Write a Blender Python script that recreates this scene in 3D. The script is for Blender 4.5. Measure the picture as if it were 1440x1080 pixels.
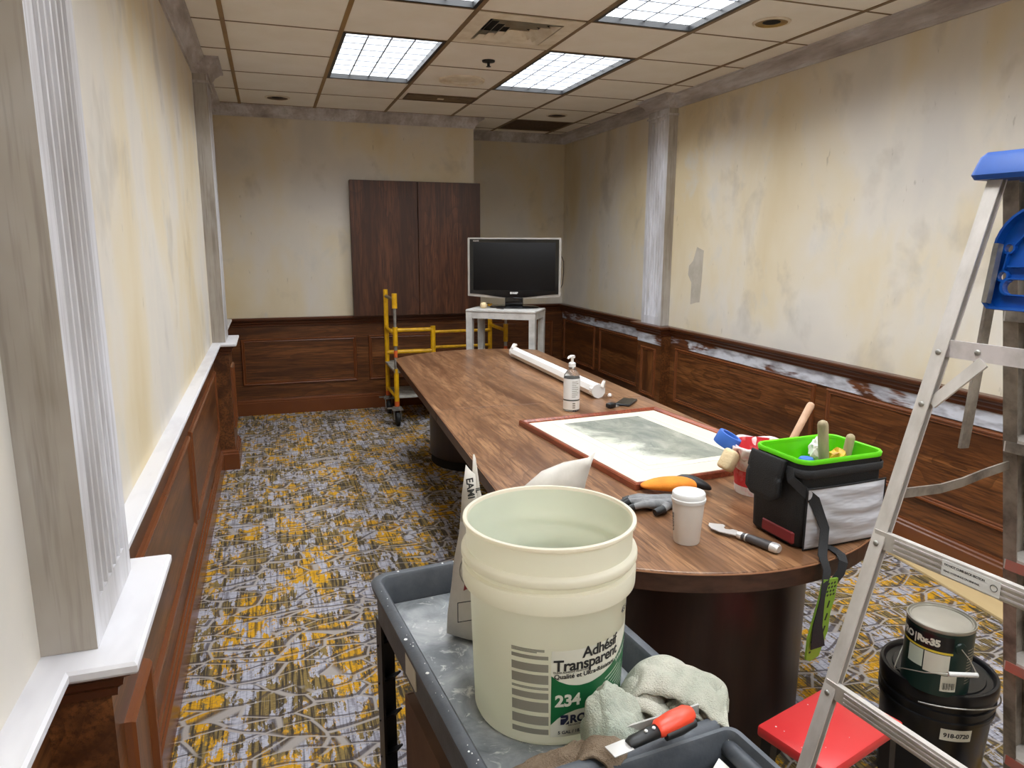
import bpy, bmesh, math, random
from mathutils import Vector, Matrix, noise
random.seed(7)
S = bpy.context.scene
for o in list(bpy.data.objects):
    bpy.data.objects.remove(o)
COL = S.collection
PI = math.pi

# ------------------------------------------------------------------ camera, world, exposure
ZC = 1.58
def cam_axes(yaw=.320904, pitch=.194714, roll=-.004307):
    cy, sy, cp, sp = math.cos(yaw), math.sin(yaw), math.cos(pitch), math.sin(pitch)
    f = Vector((sy*cp, cy*cp, -sp)); r = Vector((cy, -sy, 0)); d = f.cross(r)
    cr, sr = math.cos(roll), math.sin(roll)
    return cr*r + sr*d, -sr*r + cr*d, f
_r, _d, _f = cam_axes()
cam_data = bpy.data.cameras.new('camera')
cam_data.sensor_fit = 'HORIZONTAL'; cam_data.sensor_width = 36
cam_data.lens = 1015.05/1440*36
cam_data.clip_start = .02
cam = bpy.data.objects.new('camera', cam_data); COL.objects.link(cam)
m = Matrix(((_r.x, -_d.x, -_f.x, 0), (_r.y, -_d.y, -_f.y, 0), (_r.z, -_d.z, -_f.z, ZC), (0, 0, 0, 1)))
cam.matrix_world = m
S.camera = cam
S.view_settings.view_transform = 'Standard'
S.view_settings.look = 'None'
S.view_settings.gamma = 1
S.view_settings.use_curve_mapping = False
S.view_settings.exposure = 0.64
LAMP = 10.0            # strength of the fluorescent panels
W = bpy.data.worlds.new('world'); S.world = W; W.use_nodes = True
W.node_tree.nodes['Background'].inputs[0].default_value = (.9, .93, 1, 1)
W.node_tree.nodes['Background'].inputs[1].default_value = .05
cy_ = S.cycles
cy_.use_denoising = True
cy_.max_bounces = 10; cy_.diffuse_bounces = 6; cy_.glossy_bounces = 4; cy_.transmission_bounces = 6
cy_.caustics_reflective = False; cy_.caustics_refractive = False
cy_.sample_clamp_indirect = 4

# ------------------------------------------------------------------ mesh builder
class MB:
    def __init__(s): s.v = []; s.f = []
    def add(s, vs, fs, T=None):
        b = len(s.v)
        s.v += [tuple(T @ Vector(p)) if T else tuple(p) for p in vs]
        s.f += [tuple(i + b for i in f) for f in fs]
        return s
    def box(s, c, d, rz=0, bev=0, seg=1, T=None):
        M_ = (T if T else Matrix()) @ Matrix.Translation(c) @ Matrix.Rotation(rz, 4, 'Z')
        bm = bmesh.new(); bmesh.ops.create_cube(bm, size=1)
        for v in bm.verts: v.co = Vector((v.co.x*d[0], v.co.y*d[1], v.co.z*d[2]))
        if bev > 0:
            bmesh.ops.bevel(bm, geom=list(bm.edges), offset=bev, segments=seg, profile=.5, affect='EDGES')
        bm.verts.index_update()
        s.add([v.co for v in bm.verts], [[v.index for v in f.verts] for f in bm.faces], M_)
        bm.free(); return s
    def b2(s, p0, p1, **k):
        return s.box([(a+b)/2 for a, b in zip(p0, p1)], [abs(b-a) for a, b in zip(p0, p1)], **k)
    def bar(s, p0, p1, w, h, up=(0, 0, 1), bev=0):
        p0 = Vector(p0); p1 = Vector(p1); z = (p1-p0); L = z.length; z.normalize()
        x = Vector(up).cross(z)
        if x.length < 1e-4: x = Vector((1, 0, 0)).cross(z)
        x.normalize(); y = z.cross(x)
        T = Matrix(((x.x, y.x, z.x, 0), (x.y, y.y, z.y, 0), (x.z, y.z, z.z, 0), (0, 0, 0, 1)))
        T = Matrix.Translation((p0+p1)/2) @ T
        return s.box((0, 0, 0), (w, h, L), bev=bev, T=T)
    def lathe(s, prof, n=32, c=(0, 0, 0), T=None, a0=0, a1=2*PI):
        M_ = (T if T else Matrix()) @ Matrix.Translation(c)
        full = abs(a1-a0-2*PI) < 1e-6
        m_ = n if full else n+1
        vs = []; fs = []
        for r, z in prof:
            for i in range(m_):
                a = a0+(a1-a0)*i/n
                vs.append((r*math.cos(a), r*math.sin(a), z))
        for j in range(len(prof)-1):
            for i in range(n):
                k = (i+1) % m_
                fs.append((j*m_+i, j*m_+k, (j+1)*m_+k, (j+1)*m_+i))
        return s.add(vs, fs, M_)
    def tube(s, path, r, n=8, closed=False, caps=True, T=None):
        P = [Vector(p) for p in path]; N = len(P)
        R = r if isinstance(r, (list, tuple)) else [r]*N
        vs = []; fs = []
        prev = None
        for i, p in enumerate(P):
            if closed: t = P[(i+1) % N]-P[i-1]
            else: t = P[min(i+1, N-1)]-P[max(i-1, 0)]
            if t.length < 1e-9: t = Vector((0, 0, 1))
            t.normalize()
            if prev is None:
                a = Vector((0, 0, 1)) if abs(t.z) < .9 else Vector((1, 0, 0))
                x = (a-t*a.dot(t)).normalized()
            else:
                x = (prev-t*prev.dot(t)).normalized()
            prev = x; y = t.cross(x)
            for k in range(n):
                a = 2*PI*k/n
                vs.append(p+(x*math.cos(a)+y*math.sin(a))*R[i])
        for i in range(N if closed else N-1):
            j = (i+1) % N
            for k in range(n):
                l = (k+1) % n
                fs.append((i*n+k, i*n+l, j*n+l, j*n+k))
        if caps and not closed:
            fs.append(tuple(range(n-1, -1, -1))); fs.append(tuple((N-1)*n+k for k in range(n)))
        return s.add(vs, fs, T)
    def prism(s, poly, z0, z1, T=None):
        n = len(poly)
        vs = [(x, y, z0) for x, y in poly]+[(x, y, z1) for x, y in poly]
        fs = [tuple(range(n-1, -1, -1)), tuple(range(n, 2*n))]
        fs += [(i, (i+1) % n, (i+1) % n+n, i+n) for i in range(n)]
        return s.add(vs, fs, T)
    def loft(s, rings, closed=True, cap0=True, cap1=True, T=None):
        n = len(rings[0]); vs = [p for r in rings for p in r]; fs = []
        for j in range(len(rings)-1):
            for i in range(n if closed else n-1):
                k = (i+1) % n
                fs.append((j*n+i, j*n+k, (j+1)*n+k, (j+1)*n+i))
        if cap0: fs.append(tuple(range(n-1, -1, -1)))
        if cap1: fs.append(tuple((len(rings)-1)*n+i for i in range(n)))
        return s.add(vs, fs, T)
    def grid(s, fn, nu, nv, T=None):
        vs = [fn(i/nu, j/nv) for j in range(nv+1) for i in range(nu+1)]
        fs = [(j*(nu+1)+i, j*(nu+1)+i+1, (j+1)*(nu+1)+i+1, (j+1)*(nu+1)+i) for j in range(nv) for i in range(nu)]
        return s.add(vs, fs, T)
    def frame(s, T, u0, u1, v0, v1, prof):
        """mitred picture-frame moulding in the plane of T; prof = (inset, height)"""
        rings = []
        for o, h in prof:
            rings.append([(u0+o, v0+o, h), (u1-o, v0+o, h), (u1-o, v1-o, h), (u0+o, v1-o, h)])
        return s.loft(rings, cap0=False, cap1=False, T=T)
    def build(s, name, mat, parent=None, smooth=None, world=True, solid=0, sub=0):
        me = bpy.data.meshes.new(name)
        vs = s.v
        if parent is not None and world:
            I = ROOT[parent.name].inverted(); vs = [tuple(I @ Vector(p)) for p in vs]
        me.from_pydata(vs, [], s.f); me.update()
        if mat: me.materials.append(mat)
        bm = bmesh.new(); bm.from_mesh(me); bmesh.ops.recalc_face_normals(bm, faces=bm.faces); bm.to_mesh(me); bm.free()
        if smooth is not None:
            me.polygons.foreach_set('use_smooth', [True]*len(me.polygons))
            if smooth < 180: me.set_sharp_from_angle(angle=math.radians(smooth))
        o = bpy.data.objects.new(name, me); COL.objects.link(o)
        if parent is not None:
            o.parent = parent; ROOT[o.name] = ROOT[parent.name]
        else: ROOT[o.name] = Matrix()
        if solid:
            md = o.modifiers.new('solid', 'SOLIDIFY'); md.thickness = solid; md.offset = 0
        if sub:
            md = o.modifiers.new('sub', 'SUBSURF'); md.levels = sub; md.render_levels = sub
        return o
ROOT = {}
def thing(name, label, cat, loc=(0, 0, 0), rz=0, group=None):
    o = bpy.data.objects.new(name, None); COL.objects.link(o)
    o.location = loc; o.rotation_euler = (0, 0, rz); o.empty_display_size = .05
    if label: o['label'] = label; o['category'] = cat
    if group: o['group'] = group
    ROOT[o.name] = Matrix.Translation(loc) @ Matrix.Rotation(rz, 4, 'Z')
    return o
def tag(o, label, cat, group=None):
    o['label'] = label; o['category'] = cat
    if group: o['group'] = group
    return o
def struct(name):
    o = bpy.data.objects.new(name, None); COL.objects.link(o); o['kind'] = 'structure'; ROOT[o.name] = Matrix()
    return o
def skind(o): o['kind'] = 'structure'; return o
def frame_T(o, u, v):
    u = Vector(u).normalized(); v = Vector(v).normalized(); n = u.cross(v)
    return Matrix(((u.x, v.x, n.x, o[0]), (u.y, v.y, n.y, o[1]), (u.z, v.z, n.z, o[2]), (0, 0, 0, 1)))
def sweep(path, prof, i0, i1, thick=None):
    """extrude a (distance, z) profile along the room outline (interior on the right), mitred"""
    N = len(path); rings = []
    for i in range(i0, i1+1):
        p = Vector(path[i])
        ns = []
        for a, b in ((i-1, i), (i, i+1)):
            if 0 <= a and b < N:
                t = (Vector(path[b])-Vector(path[a])).normalized(); ns.append(Vector((t.y, -t.x)))
        mm = ns[0] if len(ns) == 1 else (ns[0]+ns[1])/(1+ns[0].dot(ns[1]))
        rings.append([(p.x+mm.x*d, p.y+mm.y*d, z) for d, z in prof])
    mb = MB(); mb.loft(rings); return mb
def text_mb(body, size, bold=0, T=None, align='LEFT', fn=None, space=1.0, shear=0):
    cu = bpy.data.curves.new('t', 'FONT'); cu.body = body; cu.size = size; cu.align_x = align; cu.resolution_u = 3
    cu.offset = bold; cu.space_character = space; cu.shear = shear
    ob = bpy.data.objects.new('t', cu); COL.objects.link(ob)
    dg = bpy.context.evaluated_depsgraph_get(); dg.update()
    me = bpy.data.meshes.new_from_object(ob.evaluated_get(dg))
    mb = MB()
    vs = [tuple(v.co) for v in me.vertices]
    if fn: vs = [fn(*v) for v in vs]
    mb.add(vs, [tuple(p.vertices) for p in me.polygons], T)
    bpy.data.objects.remove(ob); bpy.data.curves.remove(cu); bpy.data.meshes.remove(me)
    return mb

# ------------------------------------------------------------------ materials
def lin(c):
    return tuple(((x/255)/12.92 if x <= 10 else ((x/255+.055)/1.055)**2.4) for x in c)+(1,)
class NT:
    def __init__(s, name):
        s.m = bpy.data.materials.new(name); s.m.use_nodes = True; s.t = s.m.node_tree
        s.b = s.t.nodes['Principled BSDF']; s.out = s.t.nodes['Material Output']; s._tc = None
    def n(s, ty, **k):
        nd = s.t.nodes.new(ty)
        for a, v in k.items():
            if hasattr(nd, a): setattr(nd, a, v)
        return nd
    def L(s, a, b): s.t.links.new(a, b)
    def tc(s, stretch=(1, 1, 1), rot=(0, 0, 0), loc=(0, 0, 0)):
        if s._tc is None: s._tc = s.n('ShaderNodeTexCoord')
        mp = s.n('ShaderNodeMapping'); mp.inputs['Scale'].default_value = stretch
        mp.inputs['Rotation'].default_value = rot; mp.inputs['Location'].default_value = loc
        s.L(s._tc.outputs['Object'], mp.inputs[0]); return mp.outputs[0]
    def noise(s, vec, scale, detail=3, rough=.5, dist=0):
        nd = s.n('ShaderNodeTexNoise'); s.L(vec, nd.inputs['Vector'])
        nd.inputs['Scale'].default_value = scale; nd.inputs['Detail'].default_value = detail
        nd.inputs['Roughness'].default_value = rough; nd.inputs['Distortion'].default_value = dist
        return nd.outputs['Fac']
    def ramp(s, fac, stops, interp='LINEAR'):
        nd = s.n('ShaderNodeValToRGB'); cr = nd.color_ramp; cr.interpolation = interp
        while len(cr.elements) < len(stops): cr.elements.new(.5)
        for e, (p, c) in zip(cr.elements, stops):
            e.position = p; e.color = c if len(c) == 4 else lin(c)
        s.L(fac, nd.inputs[0]); return nd.outputs[0]
    def bw(s, fac, a, b):
        return s.ramp(fac, [(a, (0, 0, 0, 1)), (b, (1, 1, 1, 1))])
    def mix(s, fac, a, b, mode='MIX'):
        nd = s.n('ShaderNodeMix'); nd.data_type = 'RGBA'; nd.blend_type = mode
        for sock, v in ((nd.inputs[0], fac), (nd.inputs[6], a), (nd.inputs[7], b)):
            if isinstance(v, (int, float)): sock.default_value = v
            elif isinstance(v, tuple): sock.default_value = v if len(v) == 4 else lin(v)
            else: s.L(v, sock)
        return nd.outputs[2]
    def math(s, op, a, b=0.0, clamp=False):
        nd = s.n('ShaderNodeMath'); nd.operation = op; nd.use_clamp = clamp
        for sock, v in ((nd.inputs[0], a), (nd.inputs[1], b)):
            if isinstance(v, (int, float)): sock.default_value = v
            else: s.L(v, sock)
        return nd.outputs[0]
    def xyz(s, vec):
        nd = s.n('ShaderNodeSeparateXYZ'); s.L(vec, nd.inputs[0]); return nd.outputs
    def col(s, c):
        if isinstance(c, tuple): s.b.inputs['Base Color'].default_value = c if len(c) == 4 else lin(c)
        else: s.L(c, s.b.inputs['Base Color'])
    def set(s, rough=.5, metal=0, spec=.5, **k):
        for nm, v in (('Roughness', rough), ('Metallic', metal), ('Specular IOR Level', spec)):
            if isinstance(v, (int, float)): s.b.inputs[nm].default_value = v
            else: s.L(v, s.b.inputs[nm])
        for nm, v in k.items(): s.b.inputs[nm.replace('_', ' ')].default_value = v
    def bump(s, h, strength=.3, dist=.01):
        nd = s.n('ShaderNodeBump'); nd.inputs['Strength'].default_value = strength; nd.inputs['Distance'].default_value = dist
        s.L(h, nd.inputs['Height']); s.L(nd.outputs[0], s.b.inputs['Normal'])
def simple(name, c, rough=.5, metal=0, spec=.5, c2=None, vs=6, st=(1, 1, 1), lo=.4, hi=.65, bmp=0, bs=60, bst=(1, 1, 1), bd=.004, **k):
    t = NT(name)
    if c2:
        t.col(t.mix(t.bw(t.noise(t.tc(st), vs, 4, .6), lo, hi), c, c2))
    else: t.col(c)
    t.set(rough, metal, spec, **k)
    if bmp: t.bump(t.noise(t.tc(bst), bs, 3), bmp, bd)
    return t.m
def wood(name, dark, mid, light, axis=1, scale=1.0, rough=.4, spec=.5, streak=90):
    """oak-like grain running along the axis"""
    t = NT(name)
    st = [1, 1, 1]; st[axis] = .08
    big = t.noise(t.tc(tuple(x*scale for x in st)), 9, 3, .5, .6)
    st2 = [1, 1, 1]; st2[axis] = .05
    fine = t.noise(t.tc(tuple(x*scale for x in st2)), streak, 3, .7)
    # cathedral arches
    st3 = [1, 1, 1]; st3[axis] = .22
    rings = t.math('FRACT', t.math('MULTIPLY', t.noise(t.tc(tuple(x*scale for x in st3)), 3.2, 2, .5, .3), 14))
    base = t.ramp(big, [(.3, dark), (.52, mid), (.72, light)])
    base = t.mix(t.bw(fine, .42, .66), base, dark, 'MIX')
    base2 = t.mix(t.math('MULTIPLY', t.bw(rings, .55, .98), .55), base, dark)
    t.col(base2); t.set(rough, 0, spec)
    t.bump(fine, .12, .002)
    return t.m

def plaster_mat():
    t = NT('stripped_plaster')
    a = t.noise(t.tc((1, 1, .6)), 1.3, 4, .55, .3)
    b = t.noise(t.tc((1, 1, .7), loc=(3, 7, 1)), 4.5, 5, .62, .3)
    c = t.noise(t.tc((1, 1, .8), loc=(8, 2, 5)), 3.2, 4, .55, .3)
    d = t.noise(t.tc((1, 1, .3), loc=(1, 9, 2)), 26, 3, .6)
    col = t.ramp(a, [(.33, (208, 192, 158)), (.46, (215, 203, 178)), (.56, (214, 207, 195)), (.70, (204, 199, 192))])
    col = t.mix(t.math('MULTIPLY', t.bw(b, .56, .72), .75), col, (203, 199, 190))
    col = t.mix(t.math('MULTIPLY', t.bw(c, .58, .72), .42), col, (164, 156, 144))
    col = t.mix(t.math('MULTIPLY', t.bw(d, .70, .76), .35), col, (120, 108, 88))
    t.col(col); t.set(.75, 0, .25); t.bump(b, .1, .01)
    return t.m
def trim_paint_mat(name='brushed_primer', lightness=0):
    t = NT(name)
    a = t.noise(t.tc((1, 1, .05)), 60, 3, .7)
    b = t.noise(t.tc((1, 1, .35)), 3, 4, .6)
    col = t.ramp(b, [(.3, (166, 161, 158)), (.5, (196, 194, 196)), (.66, (222, 222, 228))])
    col = t.mix(t.math('MULTIPLY', t.bw(a, .48, .7), .45), col, (132, 124, 118))
    t.col(col); t.set(.5, 0, .4); t.bump(a, .1, .002)
    return t.m
def crown_mat():
    t = NT('patchy_crown_paint')
    a = t.noise(t.tc((1, .25, 1)), 7, 4, .6); b = t.noise(t.tc((1, .1, 1), loc=(4, 4, 4)), 50, 3, .7)
    col = t.ramp(a, [(.3, (150, 142, 138)), (.46, (182, 176, 176)), (.6, (208, 206, 210)), (.75, (176, 178, 178))])
    col = t.mix(t.math('MULTIPLY', t.bw(b, .5, .72), .4), col, (140, 132, 128))
    t.col(col); t.set(.5); return t.m
def primed_wood_mat(axis):
    """dark stained rail, with white primer brushed over it in patches"""
    t = NT('wood_rail_with_primer')
    st = [1, 1, 1]; st[axis] = .05
    fine = t.noise(t.tc(tuple(st)), 60, 3, .7)
    wd = t.mix(t.bw(fine, .4, .65), (112, 66, 36), (64, 32, 18))
    s2 = [1, 1, 1.6]; s2[axis] = .55
    a = t.noise(t.tc(tuple(s2), loc=(2.2, .63, 1)), 3.6, 3, .6, .6)
    s3 = [1, 1, 1]; s3[axis] = .12
    b = t.noise(t.tc(tuple(s3)), 70, 2, .6)
    mk = t.math('ADD', a, t.math('MULTIPLY', t.math('SUBTRACT', b, .5), .32))
    k = t.bw(mk, .40, .48)
    s4 = [1, 1, 1]; s4[axis] = .3
    wht = t.ramp(t.noise(t.tc(tuple(s4)), 25, 3), [(.35, (150, 148, 154)), (.6, (206, 208, 216))])
    t.col(t.mix(k, wd, wht)); t.set(.45)
    return t.m
def carpet_mat():
    t = NT('patterned_carpet')
    v = t.tc((1, 1, 1))
    warp = t.n('ShaderNodeTexNoise'); warp.inputs['Scale'].default_value = 2.2; warp.inputs['Detail'].default_value = 2
    t.L(v, warp.inputs['Vector'])
    vm = t.n('ShaderNodeVectorMath'); vm.operation = 'MULTIPLY_ADD'
    t.L(warp.outputs['Color'], vm.inputs[0]); vm.inputs[1].default_value = (.16, .16, 0); t.L(v, vm.inputs[2])
    wv = vm.outputs[0]
    # colour fields, blocky along y
    f1 = t.noise(t.tc((1.5, 1.0, 1)), 2.3, 5, .68)
    f2 = t.noise(t.tc((2.6, 1.2, 1), loc=(5, 3, 0)), 3.2, 5, .68)
    f3 = t.noise(t.tc((4.5, 1.4, 1), loc=(1, 8, 0)), 6, 4, .7)
    stripe = t.noise(t.tc((1, .035, 1)), 90, 2, .6)
    weave = t.noise(t.tc((.3, 1, 1)), 160, 1, .5)
    olive = t.mix(t.bw(stripe, .44, .54), (70, 62, 50), (136, 116, 72))
    gold = t.mix(t.bw(stripe, .36, .50), (126, 98, 40), (206, 154, 36))
    lav = t.mix(t.bw(stripe, .36, .52), (128, 126, 134), (178, 177, 188))
    mg = t.bw(t.math('ADD', f1, t.math('MULTIPLY', t.math('SUBTRACT', f3, .5), .9)), .49, .53)
    ml = t.bw(t.math('ADD', f2, t.math('MULTIPLY', t.math('SUBTRACT', f3, .5), .9)), .525, .555)
    col = t.mix(mg, olive, gold)
    col = t.mix(ml, col, lav)
    col = t.mix(t.math('MULTIPLY', t.bw(weave, .5, .62), .3), col, (60, 54, 48))
    # vein network
    def net(scale, w, loc):
        vo = t.n('ShaderNodeTexVoronoi'); vo.feature = 'DISTANCE_TO_EDGE'; vo.inputs['Scale'].default_value = scale; vo.inputs['Randomness'].default_value = .78
        mp = t.n('ShaderNodeMapping'); mp.inputs['Scale'].default_value = (.50, 1.30, 0); mp.inputs['Location'].default_value = loc
        t.L(wv, mp.inputs[0]); t.L(mp.outputs[0], vo.inputs['Vector'])
        return vo.outputs['Distance']
    d1 = net(10.5, 0, (0, 0, 0)); d1s = net(10.5, 0, (.005, -.013, 0)); d2 = net(16, 0, (3.3, 1.7, 0))
    br = t.noise(t.tc((1, 1, 1), loc=(2, 2, 0)), 5, 3, .6)
    gate = t.bw(br, .36, .42)
    dark = t.math('MULTIPLY', t.math('SUBTRACT', 1, t.bw(d1s, .034, .06)), gate)
    light = t.math('MULTIPLY', t.math('SUBTRACT', 1, t.bw(d1, .018, .040)), gate)
    fine2 = t.math('MULTIPLY', t.math('SUBTRACT', 1, t.bw(d2, .015, .045)), t.bw(br, .52, .60))
    col = t.mix(t.math('MULTIPLY', fine2, .4), col, (92, 84, 82))
    col = t.mix(t.math('MULTIPLY', dark, .8), col, (74, 66, 64))
    col = t.mix(t.math('MULTIPLY', light, .9), col, (168, 160, 154))
    t.col(col); t.set(.95, 0, .1)
    t.bump(t.math('ADD', t.noise(t.tc(), 300, 2), t.math('MULTIPLY', light, .5)), .5, .004)
    return t.m

M = {}
M['plaster'] = plaster_mat()
M['trim'] = trim_paint_mat()
def side_coat():
    t = NT('streaky_side_primer'); a = t.noise(t.tc((1, 1, .05)), 55, 3, .7); b = t.noise(t.tc((1, 1, .5)), 3.5, 4, .6)
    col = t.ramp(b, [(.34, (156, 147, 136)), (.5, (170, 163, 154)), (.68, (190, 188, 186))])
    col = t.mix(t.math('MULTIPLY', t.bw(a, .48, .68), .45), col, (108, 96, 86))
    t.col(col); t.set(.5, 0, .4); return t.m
M['sidecoat'] = side_coat()
M['crown'] = crown_mat()
M['railwhite'] = simple('white_primed_rail', (222, 221, 224), .5, c2=(196, 194, 198), vs=5, st=(1, .3, 1), lo=.5, hi=.72)
M['carpet'] = carpet_mat()
WD = ((66, 36, 18), (116, 70, 36), (140, 90, 50))
M['wood_y'] = wood('wainscot_wood_along_y', *WD, axis=1, rough=.34)
M['wood_x'] = wood('wainscot_wood_along_x', *WD, axis=0, rough=.34)
M['wood_z'] = wood('wainscot_wood_upright', *WD, axis=2, rough=.34)
M['mould'] = simple('stained_moulding', (118, 68, 37), .26, c2=(100, 56, 31), vs=3, lo=.2, hi=.8)
M['mould_dark'] = simple('dark_stained_moulding', (88, 48, 27), .28, c2=(72, 38, 21), vs=3, lo=.2, hi=.8)
M['primed_y'] = primed_wood_mat(1)
M['cabinet'] = wood('cabinet_veneer', (54, 28, 16), (86, 50, 31), (106, 64, 41), axis=2, rough=.42)
M['table'] = wood('table_laminate', (92, 60, 38), (146, 106, 74), (168, 126, 90), axis=1, rough=.28, scale=1.3)
M['edge'] = simple('table_edge_band', (74, 50, 38), .4, c2=(52, 34, 26), vs=12, st=(1, 1, 3))
M['strip'] = simple('painted_edge_highlight', (176, 128, 96), .35)  # highlight of the tabletop rim, put into a paler colour
M['drum'] = simple('pedestal_laminate', (46, 27, 20), .35, c2=(34, 20, 16), vs=8, st=(3, 3, .3))
M['tile'] = simple('ceiling_tile', (240, 236, 228), .9, spec=.1, c2=(235, 230, 220), vs=3, bmp=.15, bs=220)
M['tee'] = simple('ceiling_tee', (128, 106, 76), .6, c2=(112, 92, 64), vs=5)
M['tee_gold'] = simple('yellowed_ceiling_tee', (150, 118, 66), .5, c2=(134, 104, 60), vs=5)
M['tile_vent'] = simple('grille_paint', (232, 224, 208), .5, c2=(214, 202, 180), vs=8)
M['black'] = simple('black_plastic', (22, 22, 23), .45)
M['dark'] = simple('dark_void', (12, 10, 9), .9)
M['brown_grille'] = simple('brown_grille', (96, 78, 60), .7, c2=(80, 64, 50), vs=30)
M['rust'] = simple('stained_slot', (120, 100, 72), .7, c2=(84, 60, 40), vs=9, st=(1, 3, 1))
M['brass'] = simple('brass_reflector', (150, 120, 50), .25, 1)
M['white'] = simple('white_plastic', (226, 226, 224), .4)
M['whitemetal'] = simple('white_painted_metal', (228, 226, 222), .5)
M['silver'] = simple('silver_plastic', (176, 172, 166), .35, .3)
M['screen'] = simple('tv_screen', (15, 15, 16), .42, spec=.25)
M['glossblack'] = simple('gloss_black', (10, 10, 11), .12)
M['resin'] = simple('grey_resin', (196, 194, 190), .55, c2=(176, 174, 170), vs=14)
M['yellow'] = simple('yellow_enamel', (222, 170, 12), .4, c2=(196, 146, 14), vs=18)
M['zinc'] = simple('zinc_steel', (170, 168, 162), .35, .7, c2=(140, 138, 132), vs=20)
M['orange'] = simple('orange_enamel', (205, 92, 38), .5)
M['deck'] = simple('grey_plywood_deck', (168, 164, 156), .7, c2=(120, 116, 108), vs=12)
M['rubber'] = simple('rubber_tyre', (26, 26, 27), .7)
M['alu'] = simple('weathered_aluminium', (206, 200, 194), .42, .2, c2=(182, 176, 168), vs=22, st=(1, 1, .4), lo=.35, hi=.7)
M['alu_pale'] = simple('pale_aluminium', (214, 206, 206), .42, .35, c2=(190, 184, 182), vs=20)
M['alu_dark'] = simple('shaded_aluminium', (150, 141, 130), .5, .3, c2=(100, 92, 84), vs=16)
M['redstep'] = simple('red_step_front', (176, 92, 78), .5, c2=(150, 100, 90), vs=12)
M['blue'] = simple('blue_plastic', (6, 80, 168), .4, c2=(5, 70, 152), vs=5)
def hdpe(name, c, c2, k, tint):
    t = NT(name); col = t.mix(t.bw(t.noise(t.tc(), 5, 3), .4, .65), c, c2); t.col(col); t.set(.35, 0, .4)
    tr = t.n('ShaderNodeBsdfTranslucent'); tr.inputs[0].default_value = lin(tint)
    mx = t.n('ShaderNodeMixShader'); mx.inputs[0].default_value = k
    t.L(t.b.outputs[0], mx.inputs[1]); t.L(tr.outputs[0], mx.inputs[2]); t.L(mx.outputs[0], t.out.inputs[0]); return t.m
M['bucket'] = hdpe('translucent_white_plastic', (236, 230, 216), (232, 226, 210), .48, (246, 238, 222))
M['bucket_in'] = hdpe('pale_green_residue', (222, 238, 226), (214, 232, 218), .55, (250, 248, 238))
M['green'] = simple('label_green', (20, 96, 54), .4)
M['print'] = simple('black_print', (36, 36, 36), .6)
M['print_grey'] = simple('grey_print', (138, 134, 122), .6)
M['print_pale'] = simple('pale_print', (196, 208, 190), .6)
M['print_navy'] = simple('navy_print', (24, 28, 56), .6)
M['print_red'] = simple('red_print', (124, 34, 36), .6)
M['label'] = simple('label_paper', (214, 212, 196), .6)
M['paper'] = simple('white_paper', (226, 222, 214), .7)
M['cart'] = simple('charcoal_cart_plastic', (66, 70, 76), .5, c2=(88, 92, 98), vs=10, lo=.45, hi=.75, bmp=.15, bs=120)
def tray_mat():
    t = NT('plaster_smeared_tray')
    a = t.noise(t.tc(), 7, 5, .65, .8); b = t.noise(t.tc((1, 1, 1), loc=(4, 4, 4)), 26, 4, .7, 1.2)
    col = t.ramp(a, [(.32, (92, 96, 100)), (.5, (132, 136, 138)), (.68, (168, 170, 170))])
    col = t.mix(t.math('MULTIPLY', t.bw(b, .58, .68), .8), col, (206, 206, 202))
    t.col(col); t.set(.55); return t.m
M['tray'] = tray_mat()
M['post'] = simple('black_cart_post', (20, 20, 21), .45)
M['bagpaper'] = simple('plaster_bag_paper', (206, 200, 190), .6, c2=(190, 184, 174), vs=10, bmp=.3, bs=25)
def terry(name, c, c2):
    t = NT(name); a = t.noise(t.tc(), 9, 4, .6)
    t.col(t.mix(t.bw(a, .4, .65), c, c2)); t.set(.95, 0, .1)
    t.bump(t.noise(t.tc(), 330, 3, .65), .9, .006); return t.m
M['towel'] = terry('pale_terry', (200, 197, 182), (178, 180, 164))
M['towel_green'] = terry('greenish_terry', (196, 200, 184), (158, 170, 156))
M['towel_brown'] = terry('brown_terry', (156, 138, 118), (128, 110, 92))
M['red_handle'] = simple('orange_red_grip', (226, 72, 46), .35)
M['red_stool'] = simple('red_painted_plastic', (222, 66, 66), .32, c2=(214, 52, 54), vs=4)
M['redtub'] = simple('red_plastic_smeared_with_paint', (206, 52, 58), .4, c2=(226, 150, 150), vs=16, lo=.5, hi=.66)
M['pinkpaint'] = simple('pink_white_dried_paint', (232, 186, 190), .6, c2=(240, 232, 228), vs=34, lo=.35, hi=.55)
M['bluetape'] = simple('blue_tape', (54, 104, 190), .6)
M['sponge'] = simple('cream_sponge', (222, 200, 158), .9, bmp=.5, bs=150)
M['dowel'] = simple('bare_wood_handle', (216, 178, 148), .6, c2=(196, 156, 124), vs=20, st=(1, 1, .2))
M['greydowel'] = simple('weathered_wood_handle', (164, 148, 116), .7, c2=(134, 120, 92), vs=26, st=(1, 1, .3))
M['nylon'] = simple('black_nylon', (12, 12, 13), .7, bmp=.4, bs=400)
M['webbing'] = simple('dark_webbing', (34, 35, 37), .7, bmp=.4, bs=500)
M['foil'] = simple('silver_grey_nylon', (190, 191, 197), .36, .0, bmp=.8, bs=9, bst=(.5, 1, 2.2), bd=.02)
M['lime'] = simple('lime_green_liner', (100, 214, 20), .35)
M['limepad'] = simple('olive_lime_rubber', (128, 168, 54), .5)
M['gold'] = simple('crumpled_yellow_wrapper', (214, 178, 44), .4, c2=(170, 128, 20), vs=30)
M['frame'] = wood('cherry_frame', (104, 46, 30), (150, 78, 50), (168, 92, 60), axis=1, rough=.3)
M['mat'] = simple('cream_mat_board', (204, 199, 181), .7)
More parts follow.
